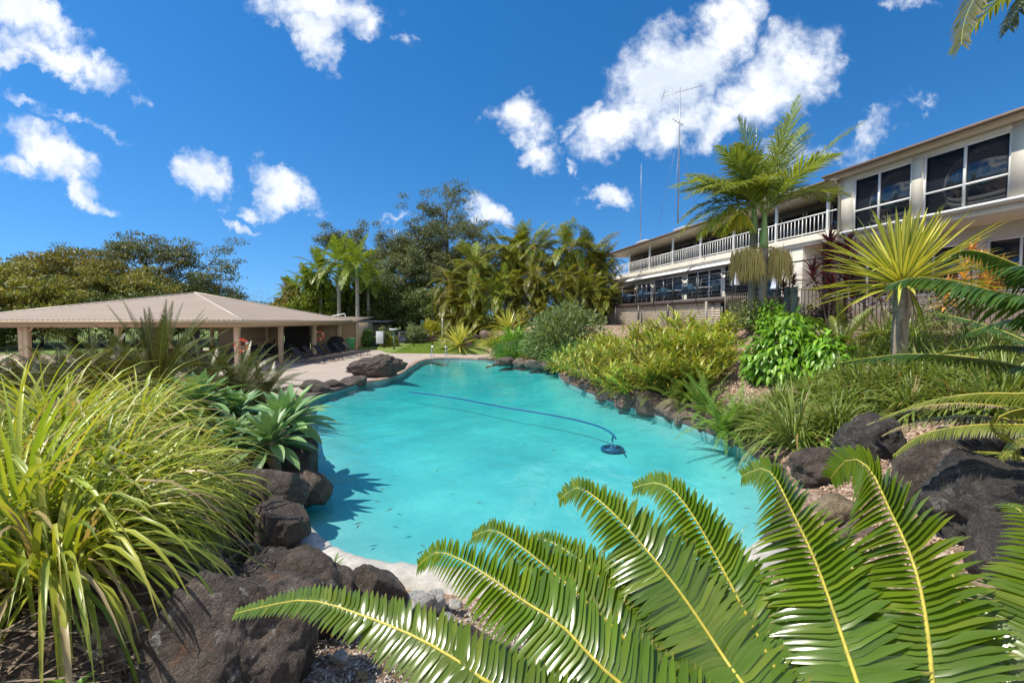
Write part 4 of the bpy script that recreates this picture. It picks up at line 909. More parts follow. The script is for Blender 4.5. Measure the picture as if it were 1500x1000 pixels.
plain('ridge_cap', (.50, .42, .34), .4, var=.04); G.build('ridge_cap', M['ridge_cap'], rf)
G = Geo(); e = hw_
for a, b_ in (((-e, -e), (e, -e)), ((e, -e), (e, e)), ((e, e), (-e, e)), ((-e, e), (-e, -e))): G.prism((*a, ez - .075), (*b_, ez - .075), .10, .13)
G.build('gutter', M['tan_fascia'], sh)
G = Geo(); e = hw_ - .12
for a, b_ in (((-e, -e), (e, -e)), ((e, -e), (e, e)), ((e, e), (-e, e)), ((-e, e), (-e, -e))): G.prism((*a, ez - .22), (*b_, ez - .22), .04, .16)
G.build('fascia', M['tan_fascia'], sh)
G = Geo(); e = hw_ - .05; G.box(-e, e, -e, e, ez - .15, ez - .135); G.build('ceiling', M['beige_soffit'], sh)
e = hw_ - .75
posts = [(e, -e), (e, -e + 4.3), (e, -e + 8.9), (e, e), (-4.0, -e), (-3.75, -e), (.8, -e), (1.0, e), (-3.4, e), (-e, e), (-e, -e), (2.4, 0.6), (-2.6, .6)]
for q, (x, y) in enumerate(posts):
    G = Geo(); G.box(x - .11, x + .11, y - .11, y + .11, -.02, ez - .20)
    if y == -e or x == e: G.prism((x, y, ez - .65), (x + (.45 if y == -e and x < e - 1 else 0), y + (.45 if x == e and y < e - 1 else 0), ez - .22), .08, .08)
    G.build('post', M['tan_post'], sh, bevel=.008)
e2 = hw_ - .75
G = Geo()
for a, b_ in (((-e2, -e2), (e2, -e2)), ((e2, -e2), (e2, e2)), ((e2, e2), (-e2, e2)), ((-e2, e2), (-e2, -e2))): G.prism((*a, ez - .29), (*b_, ez - .29), .09, .16)
G.build('beam', M['tan_fascia'], sh)
# back store wall panels
G = Geo(); G.box(-3.0, 2.2, e2 + .1, e2 + .25, -.02, ez - .37); G.box(4.4, 6.5, e2 + .1, e2 + .25, -.02, ez - .37); G.build('back_wall', M['tan_wall'], sh)
G = Geo(); G.box(2.3, 4.3, e2 + .16, e2 + .22, -.02, ez - .37); G.build('back_opening', M['dark_interior'], sh)
G = Geo(); G.box(-.2, 1.6, e2 - .5, e2 + .05, .0, .95); G.box(-.25, 1.65, e2 - .55, e2 + .08, .95, 1.0); G.build('counter', M['tan_wall'], sh)

# store room behind with low roof, weatherboard wall and pipe frame
st = thing('store_room', (-13.9, 40.2, 0), 'small weatherboard store room with a low tan roof behind the shelter', 'shed')
G = Geo()
for k in range(13): slab(G, -2.4, .85, -2.0, .10 + k * .17, -2.03, .27 + k * .17, .012)
G.box(-2.4, .85, -1.98, 2.4, 0, 2.3); G.build('wall', M['tan_wall'], st)
G = Geo(); slab(G, -3.6, .95, -2.45, 2.42, 2.7, 2.78, .06); G.build('roof', M['roof_sheet'], st)
G = Geo(); G.box(-3.6, .96, -2.52, -2.455, 2.36, 2.5); G.box(.80, .95, -2.1, -1.95, 0, 2.4); G.build('fascia', M['tan_fascia'], st)
pp = at(502, 466, 40); G = Geo(); G.tube([(-2.6, 0, -.2), (-.1, 0, .32), (0, 0, .28), (0, 0, -.35)], .045, 8); o_ = G.build('vent_pipe', M['white_paint'], None, smooth=True); o_.location = (pp.x, 40.6, pp.z + .08)
tag(o_, 'bent white pipe running along the low store roof', 'pipe')
hut = thing('pump_hut', (*at(546, 500, 46).xy, 0), 'small dark hut with a flat overhanging roof beyond the green bin', 'hut'); hz = ground(hut.location.x, 46); hut.location.z = hz
G = Geo(); G.box(-1.6, 1.2, 0, 2.4, 0, 1.65); G.build('wall', M['trunk_dark'], hut); G = Geo(); slab(G, -2.3, 1.6, -.5, 1.72, 2.8, 1.85, .07); G.build('roof', M['asphalt'], hut)

# sun loungers ----------------------------------------------------------
def make_lounger():
    t = thing('sun_lounger', (0, 0, 0), '', 'lounger')     # head at -x, foot at +x
    G = Geo(); G.box(-.95, .98, -.31, -.27, .27, .32); G.box(-.95, .98, .27, .31, .27, .32); G.box(.94, .98, -.27, .27, .275, .315); G.build('frame', M['lounge_frame'], t)
    G = Geo()
    for k in range(12): G.box(-.28 + k * .104, -.28 + k * .104 + .085, -.27, .27, .32, .335)
    G.build('seat', M['lounge_fabric'], t)
    G = Geo(); a = R(48); 
    for k in range(8):
        u0, u1 = k * .1, k * .1 + .085; slab(G, -.30 - u1 * math.cos(a), -.30 - u0 * math.cos(a), -.27, 0, .27, 0, .018)
        V = G.V[-1]; V[:, 2] += .34 + np.where(V[:, 0] < -.30 - (u0 + u1) / 2 * math.cos(a), u1, u0) * math.sin(a)
    for s_ in (-1, 1): G.prism((-.28, s_ * .285, .33), (-.30 - .8 * math.cos(a), s_ * .285, .34 + .8 * math.sin(a)), .035, .035)
    G.build('backrest', M['lounge_fabric'], t)
    for x in (-.80, .82):
        for s_ in (-1, 1): G = Geo(); G.prism((x, s_ * .28, .28), (x + .06 * (1 if x > 0 else -1), s_ * .29, 0), .035, .035); G.build('leg', M['lounge_frame'], t)
    G = Geo(); G.prism((-.62, 0, .30), (-.72, 0, .75), .03, .03); G.build('prop', M['lounge_frame'], t)
    return t
lo = make_lounger(); lo['group'] = 'sun loungers lined up at the shelter edge'
for k, (x, y) in enumerate(((-11.9, 26.4), (-11.8, 27.6), (-11.7, 28.8), (-11.6, 30.0), (-11.4, 31.3), (-11.2, 32.6))):
    lab = f'dark slatted sun lounger beside the shelter, {ORD[k]} from the camera'
    if k == 0: lo.location = (x, y, 0); lo['label'] = lab; lo.rotation_euler.z = R(-4)
    else: dup(lo, (x, y, 0), R([-4, 3, -6, 5, -2, 4][k]), lab)
# dark tables and chairs in the shade
def make_pchair():
    t = thing('patio_chair', (0, 0, 0), '', 'chair')
    G = Geo(); G.box(-.25, .25, -.25, .25, .42, .45); G.build('seat', M['dark_fabric'], t)
    G = Geo(); slab(G, -.25, .25, -.30, .46, -.24, .46, .50); G.build('backrest', M['dark_fabric'], t)
    for sx_ in (-1, 1):
        for sy in (-1, 1): G = Geo(); G.prism((sx_ * .23, sy * .23, .43), (sx_ * .25, sy * .26, 0), .03, .03); G.build('leg', M['dark_metal'], t)
        G = Geo(); G.prism((sx_ * .27, -.24, .64), (sx_ * .27, .22, .64), .04, .025); G.prism((sx_ * .27, .22, .64), (sx_ * .25, .24, .44), .03, .03); G.build('armrest', M['dark_metal'], t)
    return t
def make_ptable():
    t = thing('patio_table', (0, 0, 0), '', 'table'); G = Geo(); G.box(-.75, .75, -.45, .45, .70, .74); G.build('tabletop', M['dark_metal'], t)
    for sx_ in (-1, 1):
        for sy in (-1, 1): G = Geo(); G.box(sx_ * .68 - .03, sx_ * .68 + .03, sy * .38 - .03, sy * .38 + .03, 0, .70); G.build('leg', M['dark_metal'], t)
    return t
c0 = make_pchair(); t0 = make_ptable(); c0['group'] = 'dark chairs under the shelter'; t0['group'] = 'dark tables under the shelter'
for k, (x, y) in enumerate(((-15.2, 25.2), (-15.8, 29.6), (-18.2, 26.0))):
    nm = ['nearest the corner post', 'deepest along the pool side', 'furthest left'][k]
    if k == 0: t0.location = (x, y, 0); t0['label'] = f'dark patio table under the shelter, {nm}'
    else: dup(t0, (x, y, 0), .1 * k, f'dark patio table under the shelter, {nm}')
    for q, (dx, dy, rz) in enumerate(((-.45, -.75, 0), (.45, -.75, 0), (-.45, .75, 180), (.45, .75, 180), (1.1, 0, 90))):
        lab = f'dark armchair {["at the near left", "at the near right", "at the far left", "at the far right", "at the pool end"][q]} of the table {nm}'
        if k == 0 and q == 0: c0.location = (x + dx, y + dy, 0); c0['label'] = lab
        else: dup(c0, (x + dx, y + dy, 0), R(rz), lab)
# barbecue under a black cover, bin, life buoys
bq = gz(492, 519, 0); t = thing('covered_barbecue', (bq.x, 36.0, 0), 'barbecue under a black cover at the back of the shelter', 'barbecue'); t.location.x = -13.9 * 36.0 / 36.0
G = Geo(); zz = [0, .3, .75, .95, 1.18, 1.25]; ww = [(.62, .36), (.60, .35), (.60, .34), (.52, .32), (.36, .24), (.1, .08)]
V = [(sx_ * w, sy * d_, z) for z, (w, d_) in zip(zz, ww) for sx_, sy in ((-1, -1), (1, -1), (1, 1), (-1, 1))]
G.add(V, [(i * 4 + j, i * 4 + (j + 1) % 4, i * 4 + 4 + (j + 1) % 4, i * 4 + 4 + j) for i in range(5) for j in range(4)] + [(20, 21, 22, 23)]); G.build('cover', M['dark_fabric'], t, bevel=.04)
G = Geo(); G.prism((-.66, -.2, .8), (-.66, .2, .8), .05, .03); G.build('handle', M['dark_metal'], t)
bn = gz(514, 517.5, 0); t = thing('wheelie_bin', (bn.x, bn.y, 0), 'green wheelie bin standing at the corner of the shelter', 'bin', rz=R(12))
G = Geo(); v = [(-.25, -.30, .06), (.25, -.30, .06), (.25, .25, .06), (-.25, .25, .06), (-.32, -.38, 1.06), (.32, -.38, 1.06), (.32, .34, 1.06), (-.32, .34, 1.06)]
G.add(v, [(0, 3, 2, 1), (4, 5, 6, 7), (0, 1, 5, 4), (1, 2, 6, 5), (2, 3, 7, 6), (3, 0, 4, 7)]); G.build('body', M['bin_green'], t, bevel=.02)
G = Geo(); slab(G, -.335, .335, -.41, 1.065, .36, 1.10, .05); G.build('lid', M['bin_green'], t, bevel=.015)
for s_ in (-1, 1): G = Geo(); G.tube([(s_ * .24, .30, .1), (s_ * .30, .30, .1)], .1, 12); G.build('wheel', M['dark_metal'], t)
G = Geo(); G.prism((-.25, .42, 1.0), (.25, .42, 1.0), .03, .03); G.build('handle', M['bin_green'], t)
def lifebuoy(loc, rz, lab):
    t = thing('life_buoy', loc, lab, 'life buoy', 'life buoys on the shelter posts', rz); G = Geo(); a = np.linspace(0, 2 * np.pi, 33); G.tube(np.column_stack([.29 * np.cos(a), 0 * a, .29 * np.sin(a)]), .075, 10, cap=False); r_ = G.build('ring', M['life_orange'], t, smooth=True)
    G = Geo()
    for k in range(4):
        q = k * math.pi / 2 + .4; aa = np.linspace(q - .12, q + .12, 5); G.tube(np.column_stack([.29 * np.cos(aa), 0 * aa, .29 * np.sin(aa)]), .079, 10, cap=False)
    G.build('band', M['white_paint'], r_)
    G = Geo(); a = np.linspace(.3, 2.9, 14); G.tube(np.column_stack([.20 * np.cos(a), -.09 + 0 * a, -.30 + .26 * np.sin(a)]), .02, 6); G.build('rope', M['life_orange'], t)
lifebuoy((-13.55, 22.75, 1.25), R(10), 'orange life buoy on the near corner post of the shelter')
lifebuoy((-13.72, 32.3, 1.42), R(18), 'orange red life buoy hanging on the third pool side post of the shelter')
# dark boundary fence seen behind the shelter
df = thing('boundary_fence', (0, 0, 0), 'dark metal fence running behind the shelter at the far left', 'fence')
fence_run(df, [Vector((-62, 40, 0)), Vector((-23, 42.5, 0))], 1.25, .16, .03, 'dark_metal', 'dark_metal', [Vector((-62 + 3.9 * k, 40 + .25 * k, 0)) for k in range(11)])

# sign, posts, rails beyond the deck ------------------------------------
sg = gz(557, 513, 0.1); t = thing('pool_rules_sign', (sg.x, 38.5, ground(sg.x, 38.5)), 'blank looking white sign board on a brown post beside the path', 'sign')
t.location.x = (556 - 750) / FPX * 38.5
G = Geo(); G.box(-.30, .30, -.02, .02, .38, 1.42); G.build('board', M['sign_white'], t, bevel=.005); G = Geo(); G.box(.34, .43, -.045, .045, -.1, 1.5); G.build('post', M['deck_timber'], t)
x_ = (577 - 750) / FPX * 37.5; t = thing('path_light', (x_, 37.5, ground(x_, 37.5)), 'slim grey post with a flat white cap beside the lawn', 'post')
G = Geo(); G.box(-.06, .06, -.06, .06, 0, 1.62); G.build('post', M['green_metal'], t); G = Geo(); G.box(-.32, .32, -.22, .22, 1.62, 1.72); G.build('cap', M['sign_white'], t)
rl = thing('path_railing', (0, 0, 0), 'low pale timber rail along the road above the lawn', 'railing')
pts = [Vector(((x - 750) / FPX * D, D, 0)) for x, D in ((585, 44.5), (612, 46), (640, 47.5), (668, 49))]
for p_ in pts: p_.z = ground(p_.x, p_.y)
G = Geo()
for a, b_ in zip(pts[:-1], pts[1:]): G.prism(a + Vector((0, 0, .85)), b_ + Vector((0, 0, .85)), .07, .09); G.prism(a + Vector((0, 0, .45)), b_ + Vector((0, 0, .45)), .05, .06)
G.build('rail', M['trunk_pale'], rl)
for p_ in pts: G = Geo(); G.box(p_.x - .06, p_.x + .06, p_.y - .06, p_.y + .06, p_.z - .2, p_.z + .9); G.build('post', M['grey_timber'], rl)
gf = thing('lawn_fence', (0, 0, 0), 'thin dark wire fence across the lawn behind the pool', 'fence')
lp = [Vector(((x - 750) / FPX * 39.5, 39.5, 0)) for x in (562, 577, 606, 634, 662)]
for p_ in lp: p_.z = ground(p_.x, p_.y)
G = Geo()
for a, b_ in zip(lp[:-1], lp[1:]):
    for z in (.25, .6, .95, 1.2): G.prism(a + Vector((0, 0, z)), b_ + Vector((0, 0, z)), .012, .012)
G.build('wires', M['bronze_metal'], gf)
for p_ in lp: G = Geo(); G.box(p_.x - .03, p_.x + .03, p_.y - .03, p_.y + .03, p_.z - .1, p_.z + 1.25); G.build('post', M['dark_metal'], gf)
bw_ = thing('garden_wall', (-8.3, 44.0, ground(-8.3, 44)), 'low red brick garden wall above the lawn', 'wall'); G = Geo(); G.box(-1.1, 1.1, -.15, .15, -.2, .42); G.build('brickwork', M['red_brick'], bw_); G = Geo(); G.box(-1.13, 1.13, -.18, .18, .42, .47); G.build('capping', M['rock_tan'], bw_)
lpst = at(648, 470, 42); t = thing('bollard_post', (lpst.x, 42, ground(lpst.x, 42)), 'tall thin pale post at the left end of the cane palms', 'post'); G = Geo(); G.tube([(0, 0, 0), (0, 0, 2.4)], .05, 8); G.build('shaft', M['white_paint'], t); G = Geo(); G.tube([(0, 0, 2.4), (0, 0, 2.46)], .075, 8); G.build('cap', M['white_paint'], t)

# pool handrails, hose and cleaner ----------------------------------------
for k, px in enumerate((634, 654)):
    v = gz(px, 523.5, .0); t = thing('pool_handrail', (v.x, v.y, 0), ['bent steel handrail at the far pool steps, left one of the pair', 'bent steel handrail at the far pool steps, right one of the pair'][k], 'handrail', 'handrails at the far pool steps')
    a = np.linspace(0, np.pi, 10); pts = [(0, .35, 0), (0, .35, .55)] + [(0, -.05 + .40 * math.cos(q), .62 + .26 * math.sin(q)) for q in a] + [(0, -.55, .35), (0, -.75, -.02), (0, -.8, -.6)]
    G = Geo(); G.tube(catmull(pts, 4), .026, 8); G.build('tube', M['steel'], t, smooth=True)
    G = Geo(); G.tube([(0, .35, .0), (0, .35, .03)], .06, 10); G.build('flange', M['steel'], t)
hp = [(600, 574), (632, 578), (668, 583), (705, 590), (742, 597), (780, 603), (815, 609), (848, 616), (876, 624), (894, 633), (902, 642)]
P_ = [gz(x, y, WATER + .01) for x, y in hp]; q = P_[-1]
cl = gz(897, 657, -.46)
P_ += [Vector((cl.x + .03, cl.y + .10, -.20)), Vector((cl.x, cl.y, -.30))]
ho = Geo(); ho.tube(catmull(P_, 6), .02, 8); o_ = ho.build('cleaner_hose', M['hose_blue'], None, smooth=True); tag(o_, 'long dark blue hose curving across the pool to the cleaner', 'hose')
t = thing('pool_cleaner', (cl.x, cl.y, -.515), 'round blue suction cleaner resting on the pool floor', 'pool cleaner')
G = Geo(); a = np.linspace(0, 2 * np.pi, 29); G.tube(np.column_stack([.22 * np.cos(a), .22 * np.sin(a), 0 * a + .05]), .05, 10, cap=False); G.build('skirt', M['hose_blue'], t, smooth=True)
G = Geo(); G.tube([(0, 0, .02), (0, 0, .055), (0, 0, .075), (0, .01, .16)], [.17, .15, .06, .035], 12); G.build('body', M['hose_blue'], t, smooth=True)
# leaves lying on the pool
rl_ = random.Random(5); lm = []
for k in range(3):
    G = Geo(); ribbons(G, [(-.5, 0, 0)], [(1, .1 * (k - 1), 0.12)], (0, 0, 1), 1.0, .22, .25, 5, 'lance', .3, 3); o_ = G.build('floating_leaf', M['lf_float'], None); lm.append(o_)
spots = [(555, 658), (560, 717), (553, 735), (577, 703), (571, 747), (526, 767), (524, 772), (702, 737), (784, 739), (620, 800), (616, 810), (930, 615), (924, 592), (1035, 698), (996, 655), (770, 651), (700, 780), (640, 690), (760, 700), (1095, 745), (1060, 700), (858, 690), (505, 690), (660, 640), (570, 620), (690, 625), (575, 608), (985, 700), (1070, 768), (812, 660)]
for k, (x, y) in enumerate(spots):
    v = gz(x, y, WATER); o_ = lm[k % 3] if k < 3 else lm[k % 3].copy()
    if k >= 3: COL.objects.link(o_)
    o_.location = (v.x, v.y, WATER + .008); L = rl_.uniform(.06, .13); o_.scale = (L, L, L * .4); o_.rotation_euler = (0, 0, rl_.uniform(0, 6.28))
    tag(o_, 'tiny dark fallen leaf floating on the turquoise pool water', 'leaf', 'dark leaves floating on the pool')
# ================================================================== TREES
def tree_geo(seed, h, spread, trunk_r, first=.35, limbs=9, fork=3, tips=3, clump=(1.1, .55), nleaf=110, leafL=.38, leafW=.16, flat=.6, up=.55, lean=.05, dome=.0, droopy=0.0):
    """trunk with limbs that fork twice; leaves in loose clumps at the twig ends so that sky shows between them"""
    r = np.random.default_rng(seed); Gt, Gl = Geo(), Geo()
    n = 12; z = np.linspace(0, h * .86, n); wob = np.cumsum(r.normal(0, lean * h / n, (n, 2)), 0); trunk = np.column_stack([wob, z]); trunk[0, :2] = 0
    Gt.tube(trunk, np.linspace(trunk_r, trunk_r * .25, n), 8); ends = [trunk[-1]]
    for k in range(limbs):
        f = first + (1 - first) * (k + .5) / limbs; b0 = np.array([np.interp(f, np.linspace(0, 1, n), trunk[:, c]) for c in range(3)])
        az = k * 2.4 + r.normal(0, .35); rel = 1 - dome * abs(f - .62) / .5
        L = spread * (1.08 - .62 * (f - first) / (1 - first)) * r.uniform(.7, 1.12) * max(rel, .35); el = up * r.uniform(.5, 1.3)
        c = curve(b0, az, el, L, -.25 + droopy, 8); r0 = trunk_r * .38 * (1 - .5 * f); Gt.tube(c, np.linspace(r0, r0 * .35, 9), 6)
        for q in range(fork):
            t = r.uniform(.45, 1.0); b1 = np.array([np.interp(t, np.linspace(0, 1, 9), c[:, j]) for j in range(3)])
            c2 = curve(b1, az + r.normal(0, .9), el + r.normal(.1, .4), L * r.uniform(.28, .5), -.1 + droopy, 5); Gt.tube(c2, np.linspace(r0 * .45, r0 * .15, 6), 5)
            for w in range(tips):
                ends.append(c2[-1] + r.normal(0, 1, 3) * np.array((clump[0], clump[0], clump[1])) * .75)
        ends.append(c[-1])
    E = np.array(ends); P = []
    for e in E:
        m = int(nleaf * r.uniform(.55, 1.35)); s = clump[0] * r.uniform(.65, 1.2); d = nrm(r.normal(0, 1, (m, 3))) * (r.uniform(0, 1, (m, 1)) ** .45)
        P.append(e + d * np.array((s, s, s * flat)))
    P = np.concatenate(P); n = len(P); T = nrm(r.normal(0, 1, (n, 3)) + np.array((0, 0, -.35 - droopy))); Nn = nrm(r.normal(0, .6, (n, 3)) + np.array((0, 0, 1.)))
    ribbons(Gl, P, T, Nn, leafL * r.uniform(.7, 1.3, n), leafW * r.uniform(.7, 1.3, n), .5, 2, 'lance')
    return Gt, Gl
def tree(name, px, D, top, label, seed, mat='lf_euc', trunkmat='trunk_dark', cat='tree', group=None, **k):
    v = at(px, 469, D); z0 = ground(v.x, D) if D < 400 else 0; h = at(px, top, D).z - z0
    t = thing(name, (v.x, D, z0 - .1), label, cat, group); a, b_ = tree_geo(seed, h=h, **k); a.build('trunk', M[trunkmat], t, smooth=True); b_.build('crown', M[mat], t); return t
GT = 'trees behind the pool'
E1 = dict(first=.34, limbs=14, fork=4, tips=3, trunk_r=.42, clump=(1.0, .75), nleaf=62, leafL=.28, leafW=.12, flat=.55, up=.75)
tree('eucalyptus_tree', 655, 62, 276, 'tallest dark eucalyptus with an open crown beside the white cloud', 1, spread=6.2, group=GT, **E1)
tree('eucalyptus_tree', 612, 66, 318, 'dark eucalyptus just left of the tallest tree, its crown half as wide', 2, spread=4.6, group=GT, **E1)
tree('eucalyptus_tree', 575, 64, 336, 'round headed dark eucalyptus behind the slim palm trunk', 3, spread=4.6, group=GT, **{**E1, 'nleaf': 80})
tree('eucalyptus_tree', 510, 66, 326, 'dark flat topped eucalyptus rising behind the bright green palms', 4, spread=4.4, group=GT, **{**E1, 'first': .55, 'limbs': 9, 'nleaf': 90})
tree('eucalyptus_tree', 698, 58, 330, 'smaller dark eucalyptus right of the tallest tree, above the cane palms', 5, spread=4.2, group=GT, **{**E1, 'first': .4, 'limbs': 10})
tree('eucalyptus_tree', 632, 72, 350, 'distant dark eucalyptus filling the gap below the tallest tree', 6, spread=5.5, group=GT, **{**E1, 'first': .2, 'nleaf': 70})
tree('eucalyptus_tree', 592, 58, 372, 'low dark eucalyptus above the road hedge', 66, spread=4.2, group=GT, **{**E1, 'first': .15, 'nleaf': 110})
tree('eucalyptus_tree', 665, 60, 376, 'low dark eucalyptus at the back edge of the cane palms', 67, spread=4.0, group=GT, **{**E1, 'first': .15, 'nleaf': 110})
GL = 'trees behind the pool shelter'
B1 = dict(first=.22, limbs=14, fork=5, tips=3, trunk_r=.5, clump=(1.25, .6), nleaf=120, leafL=.27, leafW=.125, flat=.34, up=.42, dome=.3)
tree('spreading_tree', 222, 54, 358, 'wide dark spreading tree above the shelter roof, highest of the left trees', 7, spread=8.5, group=GL, mat='lf_euc', **{**B1, 'first': .42, 'limbs': 13, 'nleaf': 105})
tree('spreading_tree', 285, 57, 403, 'dark side tree with a long bare branch pointing right', 8, spread=5.5, group=GL, mat='lf_euc', **{**B1, 'limbs': 9, 'up': .25, 'nleaf': 70, 'first': .45})
tree('fig_tree', 105, 48, 387, 'orange tinged olive tree left of the wide dark tree', 9, spread=7.5, group=GL, mat='lf_fig', **{**B1, 'nleaf': 120})
tree('fig_tree', 175, 47, 407, 'dense olive green tree directly behind the shelter roof', 10, spread=6.5, group=GL, mat='lf_fig', **{**B1, 'nleaf': 130})
tree('fig_tree', -5, 42, 387, 'brownish olive tree at the left border of the picture', 11, spread=5.0, group=GL, mat='lf_fig', **{**B1, 'nleaf': 130})
tree('fig_tree', 35, 40, 420, 'low yellow green tree at the left border, in front of the brownish one', 12, spread=4.5, group=GL, mat='lf_fig', **{**B1, 'nleaf': 130, 'first': .1})
tree('fig_tree', 245, 50, 423, 'low dark green tree behind the top of the shelter roof', 13, spread=5.0, group=GL, mat='lf_wood', **{**B1, 'nleaf': 130, 'first': .1})
tree('fig_tree', -70, 46, 380, 'tall olive tree mostly outside the left border', 14, spread=6.0, group=GL, mat='lf_fig', **B1)
for k, (px, D, top, lab) in enumerate(((372, 120, 438, 'tiny far tree seen over the right slope of the shelter roof'), (395, 130, 446, 'tiny far bush seen over the shelter roof'), (345, 115, 428, 'small far tree just right of the shelter roof peak'))):
    tree('distant_tree', px, D, top, lab, 20 + k, spread=3.5, mat='lf_euc', group='far trees', **{**B1, 'limbs': 8, 'nleaf': 60})
S1 = dict(first=.04, limbs=16, fork=4, tips=2, trunk_r=.12, clump=(.75, .5), nleaf=110, leafL=.24, leafW=.11, flat=.75, up=.7)
for k, (px, D, top, sp_, mt, lab) in enumerate(((588, 53, 452, 3.0, 'lf_wood', 'dark green hedge bush left end above the road'), (622, 55, 444, 3.4, 'lf_shrub', 'lighter green rounded hedge bush above the road'), (652, 54, 440, 3.2, 'lf_wood', 'dark green hedge bush right end above the road'), (560, 52, 440, 2.6, 'lf_wood', 'dark leafy bush behind the pump hut'), (605, 57, 425, 3.4, 'lf_wood', 'tall dark bush behind the lighter hedge bush'),
                                              (440, 50, 428, 3.4, 'lf_fig', 'olive bushy tree behind the store roof'), (468, 49, 410, 3.2, 'lf_alex', 'bright bushy crown behind the store roof'), (420, 52, 445, 2.4, 'lf_fig', 'low olive bush over the shelter roof edge'), (525, 52, 425, 3.0, 'lf_wood', 'dark bush behind the slim palm trunk'), (545, 55, 415, 3.0, 'lf_wood', 'dark tall bush right of the slim palm trunk'),
                                              (610, 42.5, 488, .9, 'lf_shrub', 'small green round shrub on the lawn edge'), (634, 47, 478, .9, 'lf_yellow', 'clipped yellow topped shrub beside the road'), (563, 40.0, 489, .7, 'lf_shrub', 'umbrella shaped small shrub behind the white sign'), (533, 40, 497, .9, 'lf_lily', 'green shrub beside the green bin'), (572, 40, 505, .5, 'lf_yellow', 'small yellow leafed plant by the lawn post'), (-60, 36, 450, 3, 'lf_wood', 'dark bush behind the left end of the shelter'))):
    tree('hedge_bush', px, D, top, lab, 30 + k, spread=sp_, mat=mt, cat='bush', group='bushes beyond the pool', **{**S1, 'nleaf': 140 if sp_ > 2 else 60, 'clump': (min(.75, sp_ * .35), .4), 'leafL': .26 if sp_ > 2 else .14, 'leafW': .12 if sp_ > 2 else .07})
for k, (px, top, lab) in enumerate(((60, 440, 'dark shade bush behind the shelter, far left'), (130, 445, 'dark shade bush behind the shelter, left of its middle'), (210, 448, 'dark shade bush behind the shelter, right of its middle'), (290, 450, 'dark shade bush behind the shelter, far right'))):
    tree('shade_bush', px, 44, top, lab, 50 + k, spread=4.0, mat='lf_wood', cat='bush', group='shade bushes behind the shelter', **S1)
# the wood on the slope far behind
rg = np.random.default_rng(77); E = []
for k in range(300):
    x = rg.uniform(-55, 18); y = rg.uniform(84, 110); E.append((x, y, float(height(np.array([x]), np.array([y]))[0]) + rg.uniform(.5, 7.5)))
E = np.array(E); P = np.repeat(E, 70, 0) + nrm(rg.normal(0, 1, (21000, 3))) * (rg.uniform(0, 1, (21000, 1)) ** .4) * np.array((2.4, 2.4, 1.5)); G = Geo()
ribbons(G, P, rg.normal(0, 1, (21000, 3)), (.1, .2, 1), rg.uniform(.5, .9, 21000), .34, .4, 1, 'lance'); tag(G.build('far_wood', M['lf_wood']), 'dark wood on the slope far behind the road', 'wood', kind='stuff')

# ------------------------------------------------------------------ palms
def palm(name, loc, h, label, seed, nf=14, L=2.6, Lf=.55, Wf=.05, r0=.13, shaft=.9, mat='lf_palm', trunkmat='trunk_grey', el=(1.3, -.15), droop=1.3, lift=18, plum=.0, nl=46, lean=(0, 0), group=None, bulge=1.0, azs=None, fd=.7, els=None, Ls=None, dr_=None):
    r = np.random.default_rng(seed); t = thing(name, loc, label, 'palm', group); n = 10; z = np.linspace(0, 1, n)
    c = np.column_stack([lean[0] * z ** 1.6, lean[1] * z ** 1.6, h * z]); G = Geo(); G.tube(c, r0 * (1 + .35 * (1 - z) ** 4), 10); G.build('trunk', M[trunkmat], t, smooth=True)
    top = c[-1]
    if shaft: G = Geo(); zz = np.linspace(0, 1, 7); G.tube(np.column_stack([top[0] + 0 * zz, top[1] + 0 * zz, top[2] + shaft * zz]), r0 * (1.12 - .62 * zz) * bulge, 10); G.build('crownshaft', M['crownshaft'], t, smooth=True)
    base = top + np.array((0, 0, shaft * .92))
    for k in range(nf):
        f = k / max(1, nf - 1); az = (k * 2.39996 + r.normal(0, .15)) if azs is None else azs[k]; e = (el[0] + (el[1] - el[0]) * f ** .8) if els is None else els[k]
        pts = curve(base, az, e, L * r.uniform(.88, 1.1) if Ls is None else Ls[k], droop * (.55 + .6 * f) * r.uniform(.85, 1.2) if Ls is None else droop * (1.0 if dr_ is None else dr_[k]), 18); G, Gr = Geo(), Geo()
        frond(G, Gr, pts, r, nl, Lf, Wf, 62, 32, lift, fd, 3, .16, .022, plum=plum); fo = G.build('frond', M[mat], t); Gr.build('rachis', M['rachis_green'], fo)
    return t
# twin foxtail-like palms in front of the hotel: frond tips measured as (right, up) in metres from the crown
def tip_fronds(lst):
    az, el, L = [], [], []
    for dx, dz, back, dr in lst:
        az.append(math.atan2(back, dx)); h = math.hypot(dx, back); el.append(math.atan2(dz, h) + dr * .38); L.append(math.hypot(h, dz) * (1.04 + dr * .06))
    return az, el, L, [d / 1.0 for *_, d in lst]
v1, v2 = at(1101, 469, 16.6), at(1116, 469, 16.2)
A1 = tip_fronds([(-2.6, -.2, .3, 1.6), (-2.7, .35, -.9, 1.5), (-1.9, -.7, -.8, 1.7), (-2.1, 1.3, .6, .9), (-1.4, -.6, 1.4, 1.6), (-.5, .5, -2.2, 1.5), (-1.2, 1.6, -1.0, 1.0), (-.3, -.4, 1.9, 1.5), (-2.8, .9, .1, 1.3), (-2.3, -.5, .9, 1.6), (-1.6, .4, -1.6, 1.5)])
tp = palm('feather_palm', (v1.x, v1.y, 2.1), at(1100, 306, 16.6).z - 2.1 - .9, 'left trunk of the twin palms in front of the hotel balcony', 3, nf=len(A1[0]), Lf=.95, Wf=.066, r0=.135, trunkmat='trunk_shade', shaft=1.0, droop=1.0, nl=48, plum=.10, lift=5, fd=.9, azs=A1[0], els=A1[1], Ls=A1[2], dr_=A1[3], group='twin palms in front of the hotel')
